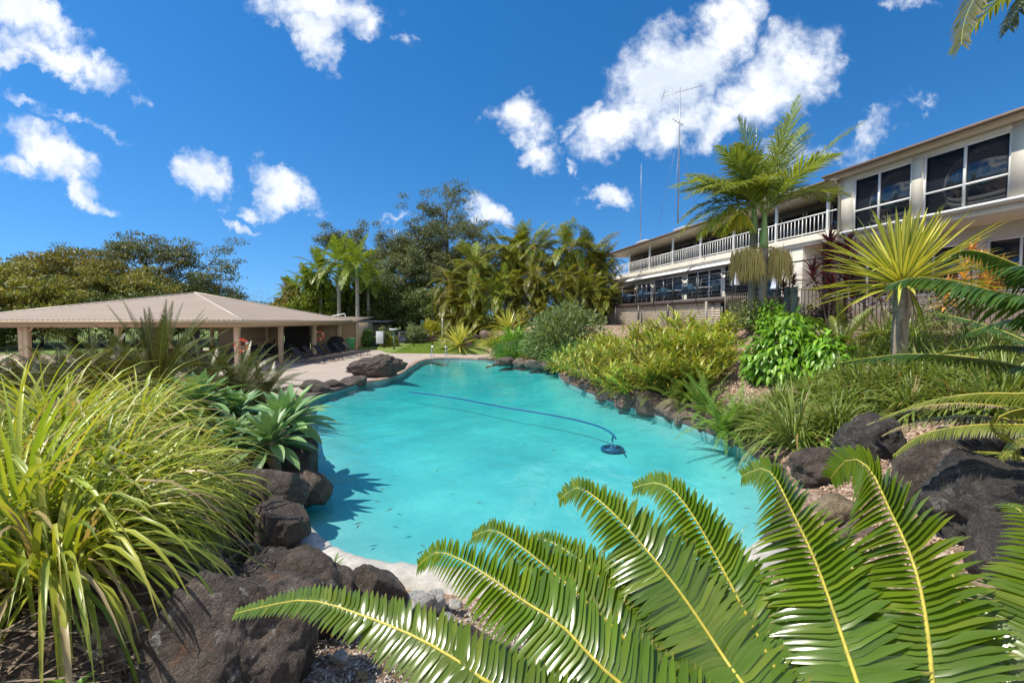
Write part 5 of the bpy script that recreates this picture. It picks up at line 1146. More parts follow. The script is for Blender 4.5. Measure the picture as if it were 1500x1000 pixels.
A2 = tip_fronds([(1.45, 3.8, .2, .35), (.8, 2.8, -.8, .6), (1.95, 3.1, .9, .5), (3.2, 2.9, -.2, .55), (-1.5, 2.9, .2, .8), (-2.0, 1.8, -.4, 1.2), (-2.6, 1.0, .5, 1.3), (2.2, 1.2, 1.2, 1.2), (.9, 1.2, -2.2, 1.3), (-.5, 1.6, 2.2, 1.2), (1.9, .5, -1.2, 1.5), (2.7, 2.1, .5, .7), (-2.3, .5, -1.0, 1.5), (2.4, .7, .3, 1.4), (-1.0, 2.3, 1.2, .8), (.5, 2.2, 1.6, .8)])
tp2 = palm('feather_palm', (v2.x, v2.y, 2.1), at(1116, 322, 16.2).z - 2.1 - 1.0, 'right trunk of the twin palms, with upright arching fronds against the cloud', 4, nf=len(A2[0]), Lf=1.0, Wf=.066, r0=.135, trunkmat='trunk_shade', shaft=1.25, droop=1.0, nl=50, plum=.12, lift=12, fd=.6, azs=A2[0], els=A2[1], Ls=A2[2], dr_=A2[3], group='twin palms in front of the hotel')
r = np.random.default_rng(6)
for t, v, z in ((tp, v1, at(1098, 372, 16.5).z), (tp2, v2, at(1118, 372, 16.2).z)):
    for sgn in (-1, 1):
        G = Geo(); n = 260; a = r.uniform(0, 6.28, n); rr = .36 * np.sqrt(r.uniform(0, 1, n)); c = np.column_stack([sgn * .50 + rr * np.cos(a), -.16 + rr * np.sin(a) * .8, z - 2.1 + .12 - rr * .35 + r.normal(0, .10, n)])
        ribbons(G, c, np.column_stack([np.cos(a) * .10, np.sin(a) * .10, -np.ones(n)]) + r.normal(0, .06, (n, 3)), (0.2, 1, .1), r.uniform(.5, 1.15, n), .02, .3, 3, 'strap')
        G.tube(catmull([(0, 0, z - 2.1 + .1), (sgn * .2, -.1, z - 2.1 + .22), (sgn * .42, -.16, z - 2.1 + .06)], 5), .03, 6); G.build('fruit_bunch', M['fruit_strands'], t)
G = Geo(); rr = np.random.default_rng(9)   # yellow green flower bunch under the crown
n = 160; a = rr.uniform(0, 6.28, n); ribbons(G, np.column_stack([-.5 + .2 * np.cos(a), -.1 + .2 * np.sin(a), at(1100, 318, 16.6).z - 2.1 + 0 * a]), np.column_stack([np.cos(a) * .5, np.sin(a) * .5, -np.ones(n)]), (0.1, 1, .2), rr.uniform(.4, .8, n), .03, .5, 2, 'strap'); G.build('flower_bunch', M['lf_yellow'], tp)
# slim alexander palms by the store room
for k, (px, D, top, L, lab) in enumerate(((524, 44, 392, 3.0, 'slim grey trunked palm with a full bright green head beside the store room'), (497, 46, 388, 3.0, 'bright green palm behind the store roof, left of the slim grey trunk'), (470, 48, 398, 2.8, 'bushy yellow green palm left of the store room palms'), (452, 50, 418, 2.6, 'lowest olive palm at the left end of the store room palms'), (540, 50, 415, 2.6, 'darker palm right of the slim grey trunk'), (512, 52, 400, 2.8, 'palm head peeping between the two bright green palms'), (430, 54, 432, 2.4, 'small palm at the far left end over the shelter roof'))):
    v = at(px, 469, D); g0 = ground(v.x, D); palm('slim_palm', (v.x, D, g0 - .1), at(px, top, D).z - g0 - .8, lab, 40 + k, nf=22, L=L * 1.12, Lf=.8, Wf=.10, r0=.17, shaft=1.0, el=(1.35, -.25), droop=1.5, nl=34, mat='lf_alex', plum=.1, group='slim palms by the store room')
# golden cane palm clumps behind the far end of the pool
def cane(seed, stems=9, h=(1.4, 5.0), L=2.5):
    r = np.random.default_rng(seed); t = thing('cane_palm', (0, 0, 0), '', 'palm', 'golden cane palms behind the pool'); Gs = Geo(); G = Geo(); Gr = Geo()
    for s in range(stems):
        hh = r.uniform(*h); az = r.uniform(0, 6.28); ln = r.uniform(.2, .9); c = np.column_stack([ln * math.cos(az) * np.linspace(.2, 1, 6) ** 1.5, ln * math.sin(az) * np.linspace(.2, 1, 6) ** 1.5, np.linspace(0, hh, 6)]); Gs.tube(c, .055, 6)
        for k in range(10):
            f = k / 9; pts = curve(c[-1], k * 2.4 + r.normal(0, .3), 1.25 - 1.35 * f, L * r.uniform(.75, 1.1), 2.3 * (.55 + .6 * f), 14); frond(G, Gr, pts, r, 38, .55, .048, 62, 32, 10, 1.2, 2, .2, .018, jit=.07)
    Gs.build('stems', M['fruit_tan'], t, smooth=True); G.build('crown', M['lf_cane'], t); Gr.build('rachises', M['rachis_yellow'], t); return t
cps = [cane(60), cane(61, 9, (2.6, 5.4)), cane(62, 8, (.6, 3.0), 1.8)]
cl_ = [(672, 39.0, 397, 1, 'left end'), (700, 39.5, 370, 1, 'second from the left'), (730, 40.5, 352, 1, 'third from the left'), (762, 40.5, 344, 1, 'fourth from the left'), (795, 40.0, 342, 1, 'fifth from the left'), (828, 39.5, 344, 1, 'sixth from the left'), (858, 39.0, 350, 1, 'seventh from the left'), (886, 38.5, 367, 1, 'right end'),
       (665, 37.5, 424, 0, 'left end'), (695, 37.5, 407, 0, 'second from the left'), (726, 37.5, 397, 0, 'third from the left'), (758, 37.5, 394, 0, 'fourth from the left'), (790, 37.0, 390, 0, 'fifth from the left'), (822, 36.5, 392, 0, 'sixth from the left'), (852, 36.5, 396, 0, 'seventh from the left'), (880, 36.0, 404, 0, 'right end'),
       (676, 36.4, 455, 2, 'left end'), (705, 36.2, 450, 2, 'second from the left'), (738, 36.2, 446, 2, 'third from the left'), (770, 35.7, 444, 2, 'fourth from the left'), (802, 35.2, 444, 2, 'fifth from the left'), (838, 35.0, 440, 2, 'right end')]
used = set()
for k, (px, D, top, var, pos) in enumerate(cl_):
    row = ['front row of the clump', 'back row of the clump', 'low skirt of the clump'][0 if k in range(8, 16) else 1 if k < 8 else 2]
    v = at(px, 469, D); g0 = ground(v.x, D); zt = at(px, top, D).z - g0; base_h = {0: 5.6, 1: 6.2, 2: 4.0}[var]; sc_ = max(.5, zt / base_h); lab = f'orange tinged cane palm, {pos} in the {row}'
    if var not in used: used.add(var); o_ = cps[var]; o_.location = (v.x, D, g0 - .1); o_.scale = (sc_,) * 3; o_['label'] = lab
    else: dup(cps[var], (v.x, D, g0 - .1), k * 1.7, lab, sc_)
# palm whose frond tips hang in at the top right corner
hv = Vector((7.6, 5.3, ground(7.6, 5.3))); hz_ = at(1600, -160, 5.2).z
hp_ = palm('feather_palm', hv, hz_ - hv.z - .9, 'palm outside the right border, its dark frond tips hanging into the top right corner', 8, nf=7, L=3.0, Lf=.5, Wf=.045, r0=.2, shaft=.9, droop=1.8, nl=60, plum=.3, azs=[2.4, 4.2, 1.5, .5, -.6, -1.4, .0], els=[.9, .8, .6, .5, .6, .4, .8])
hb = Vector((0, 0, hz_ - hv.z)); rr = np.random.default_rng(3)
for px_list, d0, d1 in (([(1570, -170), (1490, -90), (1438, -20), (1414, 28), (1408, 66)], 5.1, 4.7), ([(1590, -130), (1540, -60), (1506, -10), (1486, 22), (1478, 42)], 5.1, 4.9)):
    n = len(px_list); P_ = catmull([tuple(hb)] + [tuple(at(x, y, d0 + (d1 - d0) * i / (n - 1)) - hv) for i, (x, y) in enumerate(px_list)], 8); G, Gr = Geo(), Geo()
    frond(G, Gr, P_, rr, 84, .34, .034, 60, 30, 5, .7, 3, .1, .02, side=np.array((.25, -.97, 0.)), shape=lambda q: np.minimum(1, .5 + 2.0 * q) * np.clip(.45 + 2 * (1 - q), 0, 1)); fo = G.build('frond', M['lf_cycad_dark'], hp_); Gr.build('rachis', M['rachis_green'], fo)
# ================================================================== SHRUBS AND BEDS
def clump(name, loc, label, seed, n, L, W, mat, cat='plant', group=None, el=(.35, 1.45), droop=(1.3, 2.4), r0=.18, seg=7, prof='strap', fold=.35, cols=3, parent=None):
    """strappy leaves from one base"""
    r = np.random.default_rng(seed); t = thing(name, loc, label, cat, group) if parent is None else parent; G = Geo()
    a = r.uniform(0, 6.283, n); e = r.uniform(*el, n); b_ = np.column_stack([np.cos(a), np.sin(a), 0 * a]) * (r0 * np.sqrt(r.uniform(0, 1, n)))[:, None]
    b_[:, 2] = -.03
    ribbons(G, b_, sph(a + r.normal(0, .25, n), e), np.column_stack([-np.cos(a) * .7, -np.sin(a) * .7, .7 + 0 * a]), r.uniform(*L, n), W * r.uniform(.55, 1.4, n), r.uniform(*droop, n), seg, prof, fold, cols)
    G.build('leaves', M[mat], t); return t
# ---- long strappy grass on the left bank
lg = [(-3.55, 4.75, 1.05, 'yellow green strappy grass clump nearest the pebbles and white pool edge'), (-4.2, 5.6, .95, 'yellow green strappy grass clump at the back beside the agaves'), (-4.5, 4.5, .95, 'yellow green strappy grass clump in the middle of the left bank'), (-3.55, 3.85, 1.0, 'strappy grass clump drooping over the dark rocks on the left bank'),
      (-3.4, 3.05, 1.0, 'tall strappy grass clump at the left border nearest the camera'), (-4.3, 3.7, .95, 'strappy grass clump at the left border behind the nearest one'), (-5.3, 5.2, .95, 'strappy grass clump at the left border farthest from the camera'), (-3.0, 3.35, .8, 'low strappy grass clump beside the huge bottom left boulder'), (-5.3, 6.4, .9, 'strappy grass clump behind the others below the dark cycad'), (-2.75, 2.65, .9, 'dark hanging strappy grass clump in the bottom left corner above the twigs')]
GRP = 'strappy grass clumps on the left bank'
for k, (x, y, z, lab) in enumerate(lg):
    z = ground(x, y); t = clump('strappy_grass', (x, y, z), lab, 100 + k, [430, 260, 430, 430, 380, 430, 430, 300, 350, 350][k], [(.6, 1.08), (.5, .95), (.8, 1.6), (.75, 1.45), (.85, 1.7), (.85, 1.65), (.8, 1.6), (.6, 1.15), (.7, 1.35), (.7, 1.35)][k], .030, 'lf_grass', 'grass', GRP, (.3, 1.45), (1.6, 3.6), .24)
# ---- agaves
def agave(loc, s, label, seed, tilt=0):
    r = np.random.default_rng(seed); t = thing('agave', loc, label, 'agave', 'agaves on the left bank'); G = Geo(); n = 42; k = np.arange(n); a = k * 2.39996; f = k / n
    e = 1.45 - 1.75 * f ** .9 + r.normal(0, .05, n); ribbons(G, np.column_stack([.05 * np.cos(a), .05 * np.sin(a), .22 - .2 * f]) * s, sph(a, e), np.column_stack([-np.cos(a) * .6, -np.sin(a) * .6, .8 + 0 * a]), s * (.36 + .36 * np.minimum(1, f * 2.2)) * r.uniform(.92, 1.08, n), s * .15 * (.75 + .3 * f), .15 + .75 * f, 8, 'agave', .42, 3)
    G.build('leaves', M['lf_agave'], t, smooth=True); G = Geo(); G.tube([(0, 0, -.35 * s), (0, 0, .12 * s)], .09 * s, 8); G.build('stem', M['trunk_yucca'], t); t.rotation_euler = (tilt, tilt * .6, seed); return t
for k, (px, py, D, s, lab) in enumerate(((288, 578, 7.6, .98, 'large grey green agave farthest left behind the grass'), (398, 632, 6.7, .88, 'front agave rosette nearest the pool ledge'), (425, 602, 7.8, 1.0, 'agave leaning over the water with a yellowed leaf tip'), (345, 592, 8.4, .85, 'middle agave between the large left one and the water'), (335, 622, 6.9, .62, 'small pale agave half hidden by grass tips'))):
    v = at(px, py + 6, D); agave((v.x, v.y, v.z - .20), s * 1.08, lab, 3 + k, [.1, .12, .2, .05, .1][k])
# ---- cycads (sago style) with stiff fronds
def cycad(loc, label, seed, nf=22, L=1.3, Lf=.17, Wf=.014, el=(1.35, -.1), droop=.7, mat='lf_cycad_dark', nl=60, trunk=.5, group=None, azs=None, els=None, name='cycad', lift=28, Ls=None, rmat='rachis_green', curl=1.0, fd=.25):
    r = np.random.default_rng(seed); t = thing(name, loc, label, 'cycad', group); G = Geo(); zz = np.linspace(-.5, 1, 7); G.tube(np.column_stack([0 * zz, 0 * zz, zz * trunk]), .16 * (1 - .25 * np.maximum(zz, 0)), 10); G.build('trunk', M['trunk_yucca'], t, smooth=True)
    for k in range(nf):
        f = k / max(1, nf - 1); az = k * 2.39996 + r.normal(0, .2) if azs is None else azs[k]; e = el[0] + (el[1] - el[0]) * f if els is None else els[k]
        pts = curve((0, 0, trunk * .9), az, e, (L if Ls is None else Ls[k]) * r.uniform(.9, 1.08), droop * (.5 + .8 * f) * curl, 16); G, Gr = Geo(), Geo()
        frond(G, Gr, pts, r, nl, Lf, Wf, 72, 38, lift, fd, 3, .12, .014, jit=.04); fo = G.build('frond', M[mat], t); Gr.build('rachis', M[rmat], fo)
    return t
v = at(232, 560, 9.3); cycad((v.x, v.y, ground(v.x, v.y)), 'dark sago cycad with stiff upright fronds in front of the shelter roof', 5, 50, 1.75, .19, .013, (1.45, -.1), .75, nl=80, trunk=.3)
v = at(345, 560, 11.0); cycad((v.x, v.y, ground(v.x, v.y)), 'dark cycad with long arching fronds behind the agaves', 6, 50, 1.7, .19, .013, (1.2, -.2), 1.2, nl=76, trunk=.35)
v = at(140, 560, 9.6); cycad((v.x, v.y, ground(v.x, v.y)), 'dark low cycad at the left behind the long grass', 7, 40, 1.5, .19, .013, (1.2, -.1), 1.0, nl=64, trunk=.3)
for k, (px, py, D, L_, lab) in enumerate(((300, 565, 10.4, 1.6, 'dark cycad filling the gap between the two big ones'), (385, 570, 11.8, 1.5, 'dark cycad nearest the concrete deck, arching to the right'), (180, 565, 9.8, 1.5, 'dark cycad left of the stiff upright one'), (90, 560, 10.4, 1.4, 'dark cycad at the left below the double post'), (25, 560, 10.8, 1.4, 'dark cycad at the left border behind the long grass'), (-40, 565, 10.2, 1.4, 'dark cycad just outside the left border'))):
    v = at(px, py, D); cycad((v.x, v.y, max(.05, ground(v.x, v.y))), lab, 60 + k, 44, L_, .19, .013, (1.15, -.25), 1.3, nl=70, trunk=.3)
for k, (px, py, D, lab) in enumerate(((418, 560, 12.2, 'bright green leafy tuft beside the concrete deck edge'), (398, 556, 12.0, 'second bright green tuft just left of the deck edge tuft'))):
    v = at(px, py, D); clump('lily_tuft', (v.x, v.y, max(0, ground(v.x, v.y))), lab, 130 + k, 110, (.45, .75), .045, 'lf_lily', 'plant', 'green tufts at the deck edge', (.4, 1.5), (.8, 1.8), .15)
v = gz(455, 770, .25)
# small weed between the near boulders
def stemplant(loc, label, seed, n=5, h=.4, Lf=.14, Wf=.03, mat='lf_bright', name='weed', per=22, spread=.12, cat='weed', group=None, droop=.9):
    r = np.random.default_rng(seed); t = thing(name, loc, label, cat, group); G = Geo(); Gs = Geo()
    for s in range(n):
        c = curve((r.normal(0, spread * .4), r.normal(0, spread * .4), -.02), r.uniform(0, 6.28), r.uniform(.9, 1.5), h * r.uniform(.6, 1.1), .5, 8); Gs.tube(c, .006 + h * .004, 5); k = np.linspace(.12, 1, per); P = resample(c, k); a = np.arange(per) * 2.4 + r.uniform(0, 6)
        ribbons(G, P, sph(a, .35 + .6 * k), (0, 0, 1), Lf * r.uniform(.7, 1.2, per), Wf, droop, 4, 'lance', .25, 3)
    Gs.build('stems', M['rachis_green'], t); G.build('leaves', M[mat], t); return t
p_ = gz(478, 872, .18); stemplant((p_.x, p_.y, ground(p_.x, p_.y)), 'narrow green weed growing between the long boulder and the round rock', 1, 4, .52, .12, .022, 'lf_fern', per=34)
p_ = gz(125, 990, .85); stemplant((p_.x, p_.y, ground(p_.x, p_.y)), 'small green weed in the dark soil at the bottom left', 2, 3, .16, .1, .05, 'lf_bright', per=6)
p_ = gz(1075, 800, .0); stemplant((p_.x, p_.y + .3, -.1), 'thin green sprig poking up at the pool edge behind the fronds', 3, 4, .35, .14, .012, 'lf_liriope', per=8)

# ---- right bank
def ginger(seed, n=24, h=(.7, 1.15), spread=.55):
    r = np.random.default_rng(seed); t = thing('shell_ginger', (0, 0, 0), '', 'plant', 'variegated shell gingers on the right bank'); G = Geo(); Gs = Geo()
    for s in range(n):
        az = r.uniform(0, 6.28); b_ = np.array((math.cos(az), math.sin(az), 0)) * spread * math.sqrt(r.uniform(0, 1)) * .6; c = curve(b_, az, r.uniform(.85, 1.4), r.uniform(*h), .9, 8); Gs.tube(c, .009, 5, cap=False); m = 17; k = np.linspace(.25, 1, m); P = resample(c, k)
        a = az + np.where(np.arange(m) % 2, 1.25, -1.25) + r.normal(0, .5, m); ribbons(G, P, sph(a, .25 + .75 * k + r.normal(0, .12, m)), (0, 0, 1), r.uniform(.28, .46, m), .054 * r.uniform(.8, 1.2, m), 1.1, 5, 'lance', .3, 3)
    Gs.build('stems', M['rachis_green'], t); G.build('leaves', M['lf_ginger'], t); return t
gs = [ginger(70), ginger(71, 26), ginger(72, 22)]; used = set()
gpos = [(836, 547, .8), (848, 556, .85), (868, 563, .95), (890, 574, .95), (912, 582, .9), (936, 588, .95), (962, 582, 1.05), (990, 578, 1.05), (1016, 572, .95), (1036, 558, .9), (866, 540, .95), (895, 545, 1.0), (925, 552, 1.05), (955, 548, 1.15), (988, 545, 1.2), (1018, 540, 1.1), (1044, 532, .95), (905, 520, 1.0), (945, 520, 1.1), (985, 515, 1.2), (1022, 510, 1.15), (875, 518, .9), (1048, 508, .9)]
ORD += ['twenty first', 'twenty second', 'twenty third']
for k, (px, py, sc_) in enumerate(gpos):
    v = onground(px, py); g0 = v.z; lab = f'yellow green shell ginger on the right bank, {ORD[k]} counted from the far pool corner'
    q = k % 3; sc_ *= 1.08
    if q not in used: used.add(q); o_ = gs[q]; o_.location = (v.x, v.y, g0); o_.scale = (sc_,) * 3; o_['label'] = lab
    else: dup(gs[q], (v.x, v.y, g0), k * 1.3, lab, sc_)
# shiny bright green bush: hanging broad leaves
def leafbush(name, loc, label, seed, rx, ry, rz_, n, Lf, Wf, mat, cat='bush', hang=.6, lumps=9, seg=4, group=None, fold=.3):
    r = np.random.default_rng(seed); t = thing(name, loc, label, cat, group); cs_ = nrm(r.normal(0, 1, (lumps, 3))) * .55; cs_[:, 2] = np.abs(cs_[:, 2]) * .9; w = r.integers(0, lumps, n); d = nrm(r.normal(0, 1, (n, 3))); P = cs_[w] + d * (r.uniform(.55, 1, (n, 1))) * .52
    P[:, 2] = np.abs(P[:, 2]); P *= np.array((rx, ry, rz_)); T = nrm(d + np.array((0, 0, -hang)) + r.normal(0, .35, (n, 3))); Nn = nrm(d + np.array((0, 0, .6))); G = Geo(); ribbons(G, P, T, Nn, Lf * r.uniform(.6, 1.2, n), Wf * r.uniform(.7, 1.2, n), .8, seg, 'lance', fold, 3); G.build('leaves', M[mat], t)
    Gs = Geo()
    for k in range(lumps * 2): e = P[r.integers(0, n)]; Gs.tube(catmull([(r.normal(0, .05), r.normal(0, .05), -.1), e * .45 + np.array((0, 0, .05)), e], 4), [.02] * 4 + [.014] * 4 + [.008], 5, cap=False)
    Gs.build('stems', M['stem_brown'], t); return t
v = onground(1160, 548); leafbush('glossy_bush', (v.x, v.y, ground(v.x, v.y) - .05), 'glossy bright green bush with hanging leaves in the middle of the right bank', 3, 1.15, 1.1, 1.75, 3000, .27, .10, 'lf_bright', hang=1.1, lumps=14)
v = onground(1215, 552); leafbush('glossy_bush', (v.x, v.y, ground(v.x, v.y) - .05), 'lower glossy green bush joined to the right of the bright hanging bush', 4, .8, .8, 1.15, 1300, .25, .095, 'lf_bright', hang=1.1, lumps=9)
v = at(832, 500, 25.5); leafbush('round_shrub', (v.x, v.y, ground(v.x, v.y) - .1), 'big rounded grey green shrub at the far right pool corner', 5, 2.6, 2.0, 3.2, 9500, .27, .085, 'lf_shrub', hang=-.5, lumps=26)
v = at(885, 505, 23); leafbush('round_shrub', (v.x, v.y, ground(v.x, v.y) - .1), 'small dark shrub beside the terrace skirt', 6, 1.0, .8, .9, 1200, .2, .06, 'lf_shrub', hang=-.3, lumps=10)
# lilies and small clumps round the far corner
far_l = [(737, 520, 27.8, 'lf_lily', .75, 'left of the round shrub, nearest the yellow spiky plant'), (758, 522, 27.2, 'lf_lily', .85, 'below the second yellow spiky plant'), (752, 500, 29, 'lf_bright', 1.0, 'tall and bright behind the far edging stones'), (778, 520, 26.6, 'lf_lily', .75, 'between the edging stones and the round shrub'), (790, 527, 25.6, 'lf_ginger', .6, 'yellow green in the far pool corner'), (828, 520, 23.0, 'lf_lily', 1.05, 'tall blue green at the start of the ginger bed'), (838, 502, 22.4, 'lf_lily', 1.1, 'blue green below the round shrub'), (860, 500, 21.5, 'lf_lily', .9, 'behind the shell gingers'), (822, 537, 21.9, 'lf_ginger', .65, 'small and yellow in front of the ginger bed'), (770, 505, 28.5, 'lf_lily', 1.0, 'at the left foot of the round shrub'), (724, 505, 30, 'lf_ginger', .7, 'beneath the cane palms'), (900, 490, 21.5, 'lf_ginger', .7, 'in front of the terrace skirt'), (950, 483, 20.5, 'lf_ginger', .55, 'in front of the terrace skirt, to the right')]
for k, (px, py, D, mt, s, pos) in enumerate(far_l):
    v = onground(px, py + 4) if D > 24 else at(px, py, D); s *= 1.3 if D > 24 else 1.05; clump('lily_clump', (v.x, v.y, ground(v.x, v.y)), f'leafy green lily clump, {pos}', 150 + k, 200, (.8 * s, 1.35 * s), .075, mt, 'plant', 'lily clumps at the far end of the pool', (.5, 1.5), (.8, 2.0), .4 * s, 5)
# yellow furcraeas
def furcraea(loc, label, seed, n, L, W, trunk, tr=.17, lean=0.):
    r = np.random.default_rng(seed); t = thing('furcraea', loc, label, 'spiky plant', 'yellow spiky furcraeas'); G = Geo(); k = np.arange(n); a = k * 2.39996; f = k / n; e = 1.5 - 1.62 * f + r.normal(0, .12, n)
    ribbons(G, np.column_stack([.08 * np.cos(a), .08 * np.sin(a), trunk + .12 - .22 * f]), sph(a, e), np.column_stack([-np.cos(a) * .6, -np.sin(a) * .6, .8 + 0 * a]), L * r.uniform(.85, 1.08, n) * (.74 + .26 * np.minimum(1, f * 1.8)), W * r.uniform(.85, 1.15, n), .05 + .28 * f + np.where(r.uniform(0, 1, n) > .85, .7, 0), 6, 'sword', .5, 3); G.build('leaves', M['lf_furcraea'], t)
    G = Geo(); z = np.linspace(-.3, trunk, 8); G.tube(np.column_stack([lean * z, 0 * z, z]), tr * (1 + .12 * np.sin(z * 9)), 12); tk = G.build('trunk', M['trunk_yucca'], t, smooth=True)
    if trunk > .5:
        G = Geo(); m = 12; a = r.uniform(0, 6.28, m); zz = r.uniform(trunk * .55, trunk, m); ribbons(G, np.column_stack([tr * .95 * np.cos(a), tr * .95 * np.sin(a), zz]), np.column_stack([np.cos(a) * .3, np.sin(a) * .3, -np.ones(m)]), np.column_stack([np.cos(a), np.sin(a), 0 * a]), r.uniform(.3, .7, m), .05, .2, 3, 'sword', .2, 3); G.build('dead_leaves', M['lf_cycad_dry'], t)
    return t
v = at(1318, 490, 9.2); zb = ground(v.x, v.y); furcraea((v.x, v.y, zb), 'large yellow striped spiky plant on a thick trunk in front of the hotel wing', 2, 140, 1.75, .085, at(1318, 415, 9.2).z - zb, .135)
v = at(673, 503, 34.0); furcraea((v.x, v.y, max(.5, ground(v.x, v.y))), 'yellow spiky plant on the rocks at the left of the cane palms', 3, 70, 2.1, .12, .15, .12)
v = at(745, 490, 33.5); furcraea((v.x, v.y, ground(v.x, v.y) + .3), 'second yellow spiky plant partly hidden behind the green lilies', 4, 60, 1.9, .12, .3, .12)
# cordylines
def cordyline(loc, label, seed, heads, mat, Lf=.55, Wf=.075, n=34):
    r = np.random.default_rng(seed); t = thing('cordyline', loc, label, 'plant', 'coloured cordylines by the hotel'); G = Geo(); Gs = Geo()
    for (dx, dy, h) in heads:
        Gs.tube(catmull([(0, 0, -.1), (dx * .4, dy * .4, h * .5), (dx, dy, h)], 5), .022, 6); k = np.arange(n); a = k * 2.4; f = k / n
        ribbons(G, np.column_stack([dx + .01 * np.cos(a), dy + .01 * np.sin(a), h + .12 - .5 * f]), sph(a, 1.35 - 1.3 * f + r.normal(0, .1, n)), (0.05, 0, 1), Lf * r.uniform(.7, 1.15, n), Wf, .9, 5, 'lance', .35, 3)
    Gs.build('stems', M['stem_brown'], t); G.build('leaves', M[mat], t); return t
v = at(1215, 440, 14.6); zb = 2.2; cordyline((v.x, v.y, zb), 'dark purple cordyline with several heads below the balcony corner', 4, [(-.55, 0, 1.75), (0, .1, 2.15), (.45, -.1, 2.45), (.75, .1, 1.8), (-.2, -.3, 1.35), (.3, -.3, 1.6), (.15, .3, 2.75)], 'lf_purple', .62, .085, 40)
v = at(1425, 440, 11.8); cordyline((v.x, v.y, 2.0), 'orange and cream cordyline right of the large yellow spiky plant', 5, [(-.1, 0, 2.15), (.3, .1, 1.95), (-.35, -.1, 1.6), (.15, -.2, 1.5), (.6, 0, 1.7), (.45, .2, 1.3), (-.6, .1, 1.2)], 'lf_croton', .42, .075)
v = at(1156, 430, 17.2); cordyline((v.x, v.y, 2.3), 'small dark red cordyline right of the twin palm trunks', 6, [(0, 0, 1.9), (.2, .1, 1.6), (-.25, 0, 1.45)], 'lf_purple', .4, .07)
v = at(1300, 430, 14); cordyline((v.x, v.y, 2.1), 'dark leaved cordyline in the shade behind the large yellow spiky plant', 7, [(-.3, 0, 1.3), (.3, 0, 1.1), (.9, .2, 1.4), (-.9, .2, 1.2)], 'lf_purple', .5, .08)
for k, (px, D, s, lab) in enumerate(((1085, 21.5, 1.0, 'green shrub behind the pool fence left of the twin palms'), (1130, 20, .9, 'reddish shrub behind the pool fence below the twin palms'), (1225, 16.5, .8, 'dark red shrub behind the green gate post'), (1190, 18, .8, 'dark green shrub behind the green gate post'), (1380, 14.8, .9, 'green shrub behind the fence below the hotel wing'), (1096, 16.0, .75, 'green shrub around the foot of the left twin palm trunk'), (1128, 15.6, .7, 'green shrub around the foot of the right twin palm trunk'))):
    v = at(px, 469, D); leafbush('bank_shrub', (v.x, v.y, 2.3), lab, 20 + k, .9 * s, .8 * s, 1.25 * s, 600, .22, .07, ['lf_shrub', 'lf_purple', 'lf_purple', 'lf_wood', 'lf_wood', 'lf_shrub', 'lf_bright'][k], 'bush', .2, 8, group='shrubs behind the pool fence')
# strappy liriope clumps
lp_ = [(1165, 655, 1.2, 'largest, pale striped, hanging towards the pool edge'), (1112, 632, .8, 'left of the largest one, beside the fern'), (1222, 640, .85, 'right of the largest one, touching the blackish boulder'), (1268, 594, 1.05, 'dark green, directly above the blackish boulder'), (1310, 588, 1.05, 'second dark green one above the blackish boulder'), (1350, 582, 1.0, 'third dark green one above the blackish boulder'), (1392, 584, .95, 'under the long right hand fronds'), (1238, 572, .85, 'at the foot of the lower glossy bush'), (1262, 545, .8, 'right of the lower glossy bush'), (1300, 532, .8, 'upper bank below the large yellow spiky plant'), (1345, 530, .75, 'pale, upper bank right of the yellow spiky plant trunk'), (1390, 540, .8, 'upper bank between the two cycad fronds'), (1435, 560, .9, 'at the right border under the uppermost frond'), (1470, 585, .9, 'at the right border beside the hooked frond'), (1190, 590, .85, 'between the glossy bush and the largest clump'), (1140, 605, .7, 'small, between the fern and the glossy bush'), (1240, 610, .8, 'behind the blackish boulder'), (1420, 515, .7, 'highest on the bank near the fence'), (1465, 530, .8, 'highest on the bank at the right border'), (1335, 612, .75, 'low, just right of the blackish boulder'), (1400, 605, .8, 'low, above the massive black boulder'), (1455, 612, .8, 'low, beside the hooked yellow frond'), (1322, 512, 1.15, 'in front of the thick trunk of the large yellow spiky plant'), (1292, 508, .9, 'left of the thick trunk of the large yellow spiky plant')]
for k, (px, py, s, pos) in enumerate(lp_):
    v = onground(px, py); clump('striped_grass', v, f'strappy liriope clump, {pos}', 180 + k, 300, (.72 * s, 1.2 * s), .036, 'lf_liriope', 'grass', 'strappy clumps on the right bank', (.35, 1.5), (1.2, 2.6), .2 * s, 6)
for k, (px, py, s, lab) in enumerate(((1395, 500, .8, 'dry tan grass tuft at the fence right of the yellow spiky plant'), (1440, 502, .8, 'dry tan grass tuft at the fence near the right border'), (1350, 500, .6, 'small dry grass tuft at the foot of the thick trunk'))):
    clump('dry_grass', onground(px, py), lab, 230 + k, 160, (.5 * s, 1.0 * s), .02, 'lf_cycad_dry', 'grass', 'dry grass tufts at the pool fence', (.5, 1.5), (.8, 2.0), .25, 5)
v = at(1217, 672, 6.9); stemplant((v.x, v.y, ground(v.x, v.y)), 'low bright weed between the layered rock and the blackish boulder', 7, 7, .32, .09, .035, 'lf_bright', per=12)
v = at(1180, 650, 7.6); stemplant((v.x, v.y, ground(v.x, v.y)), 'low bright ground plant beneath the pale striped clump', 8, 9, .35, .09, .04, 'lf_bright', per=12)
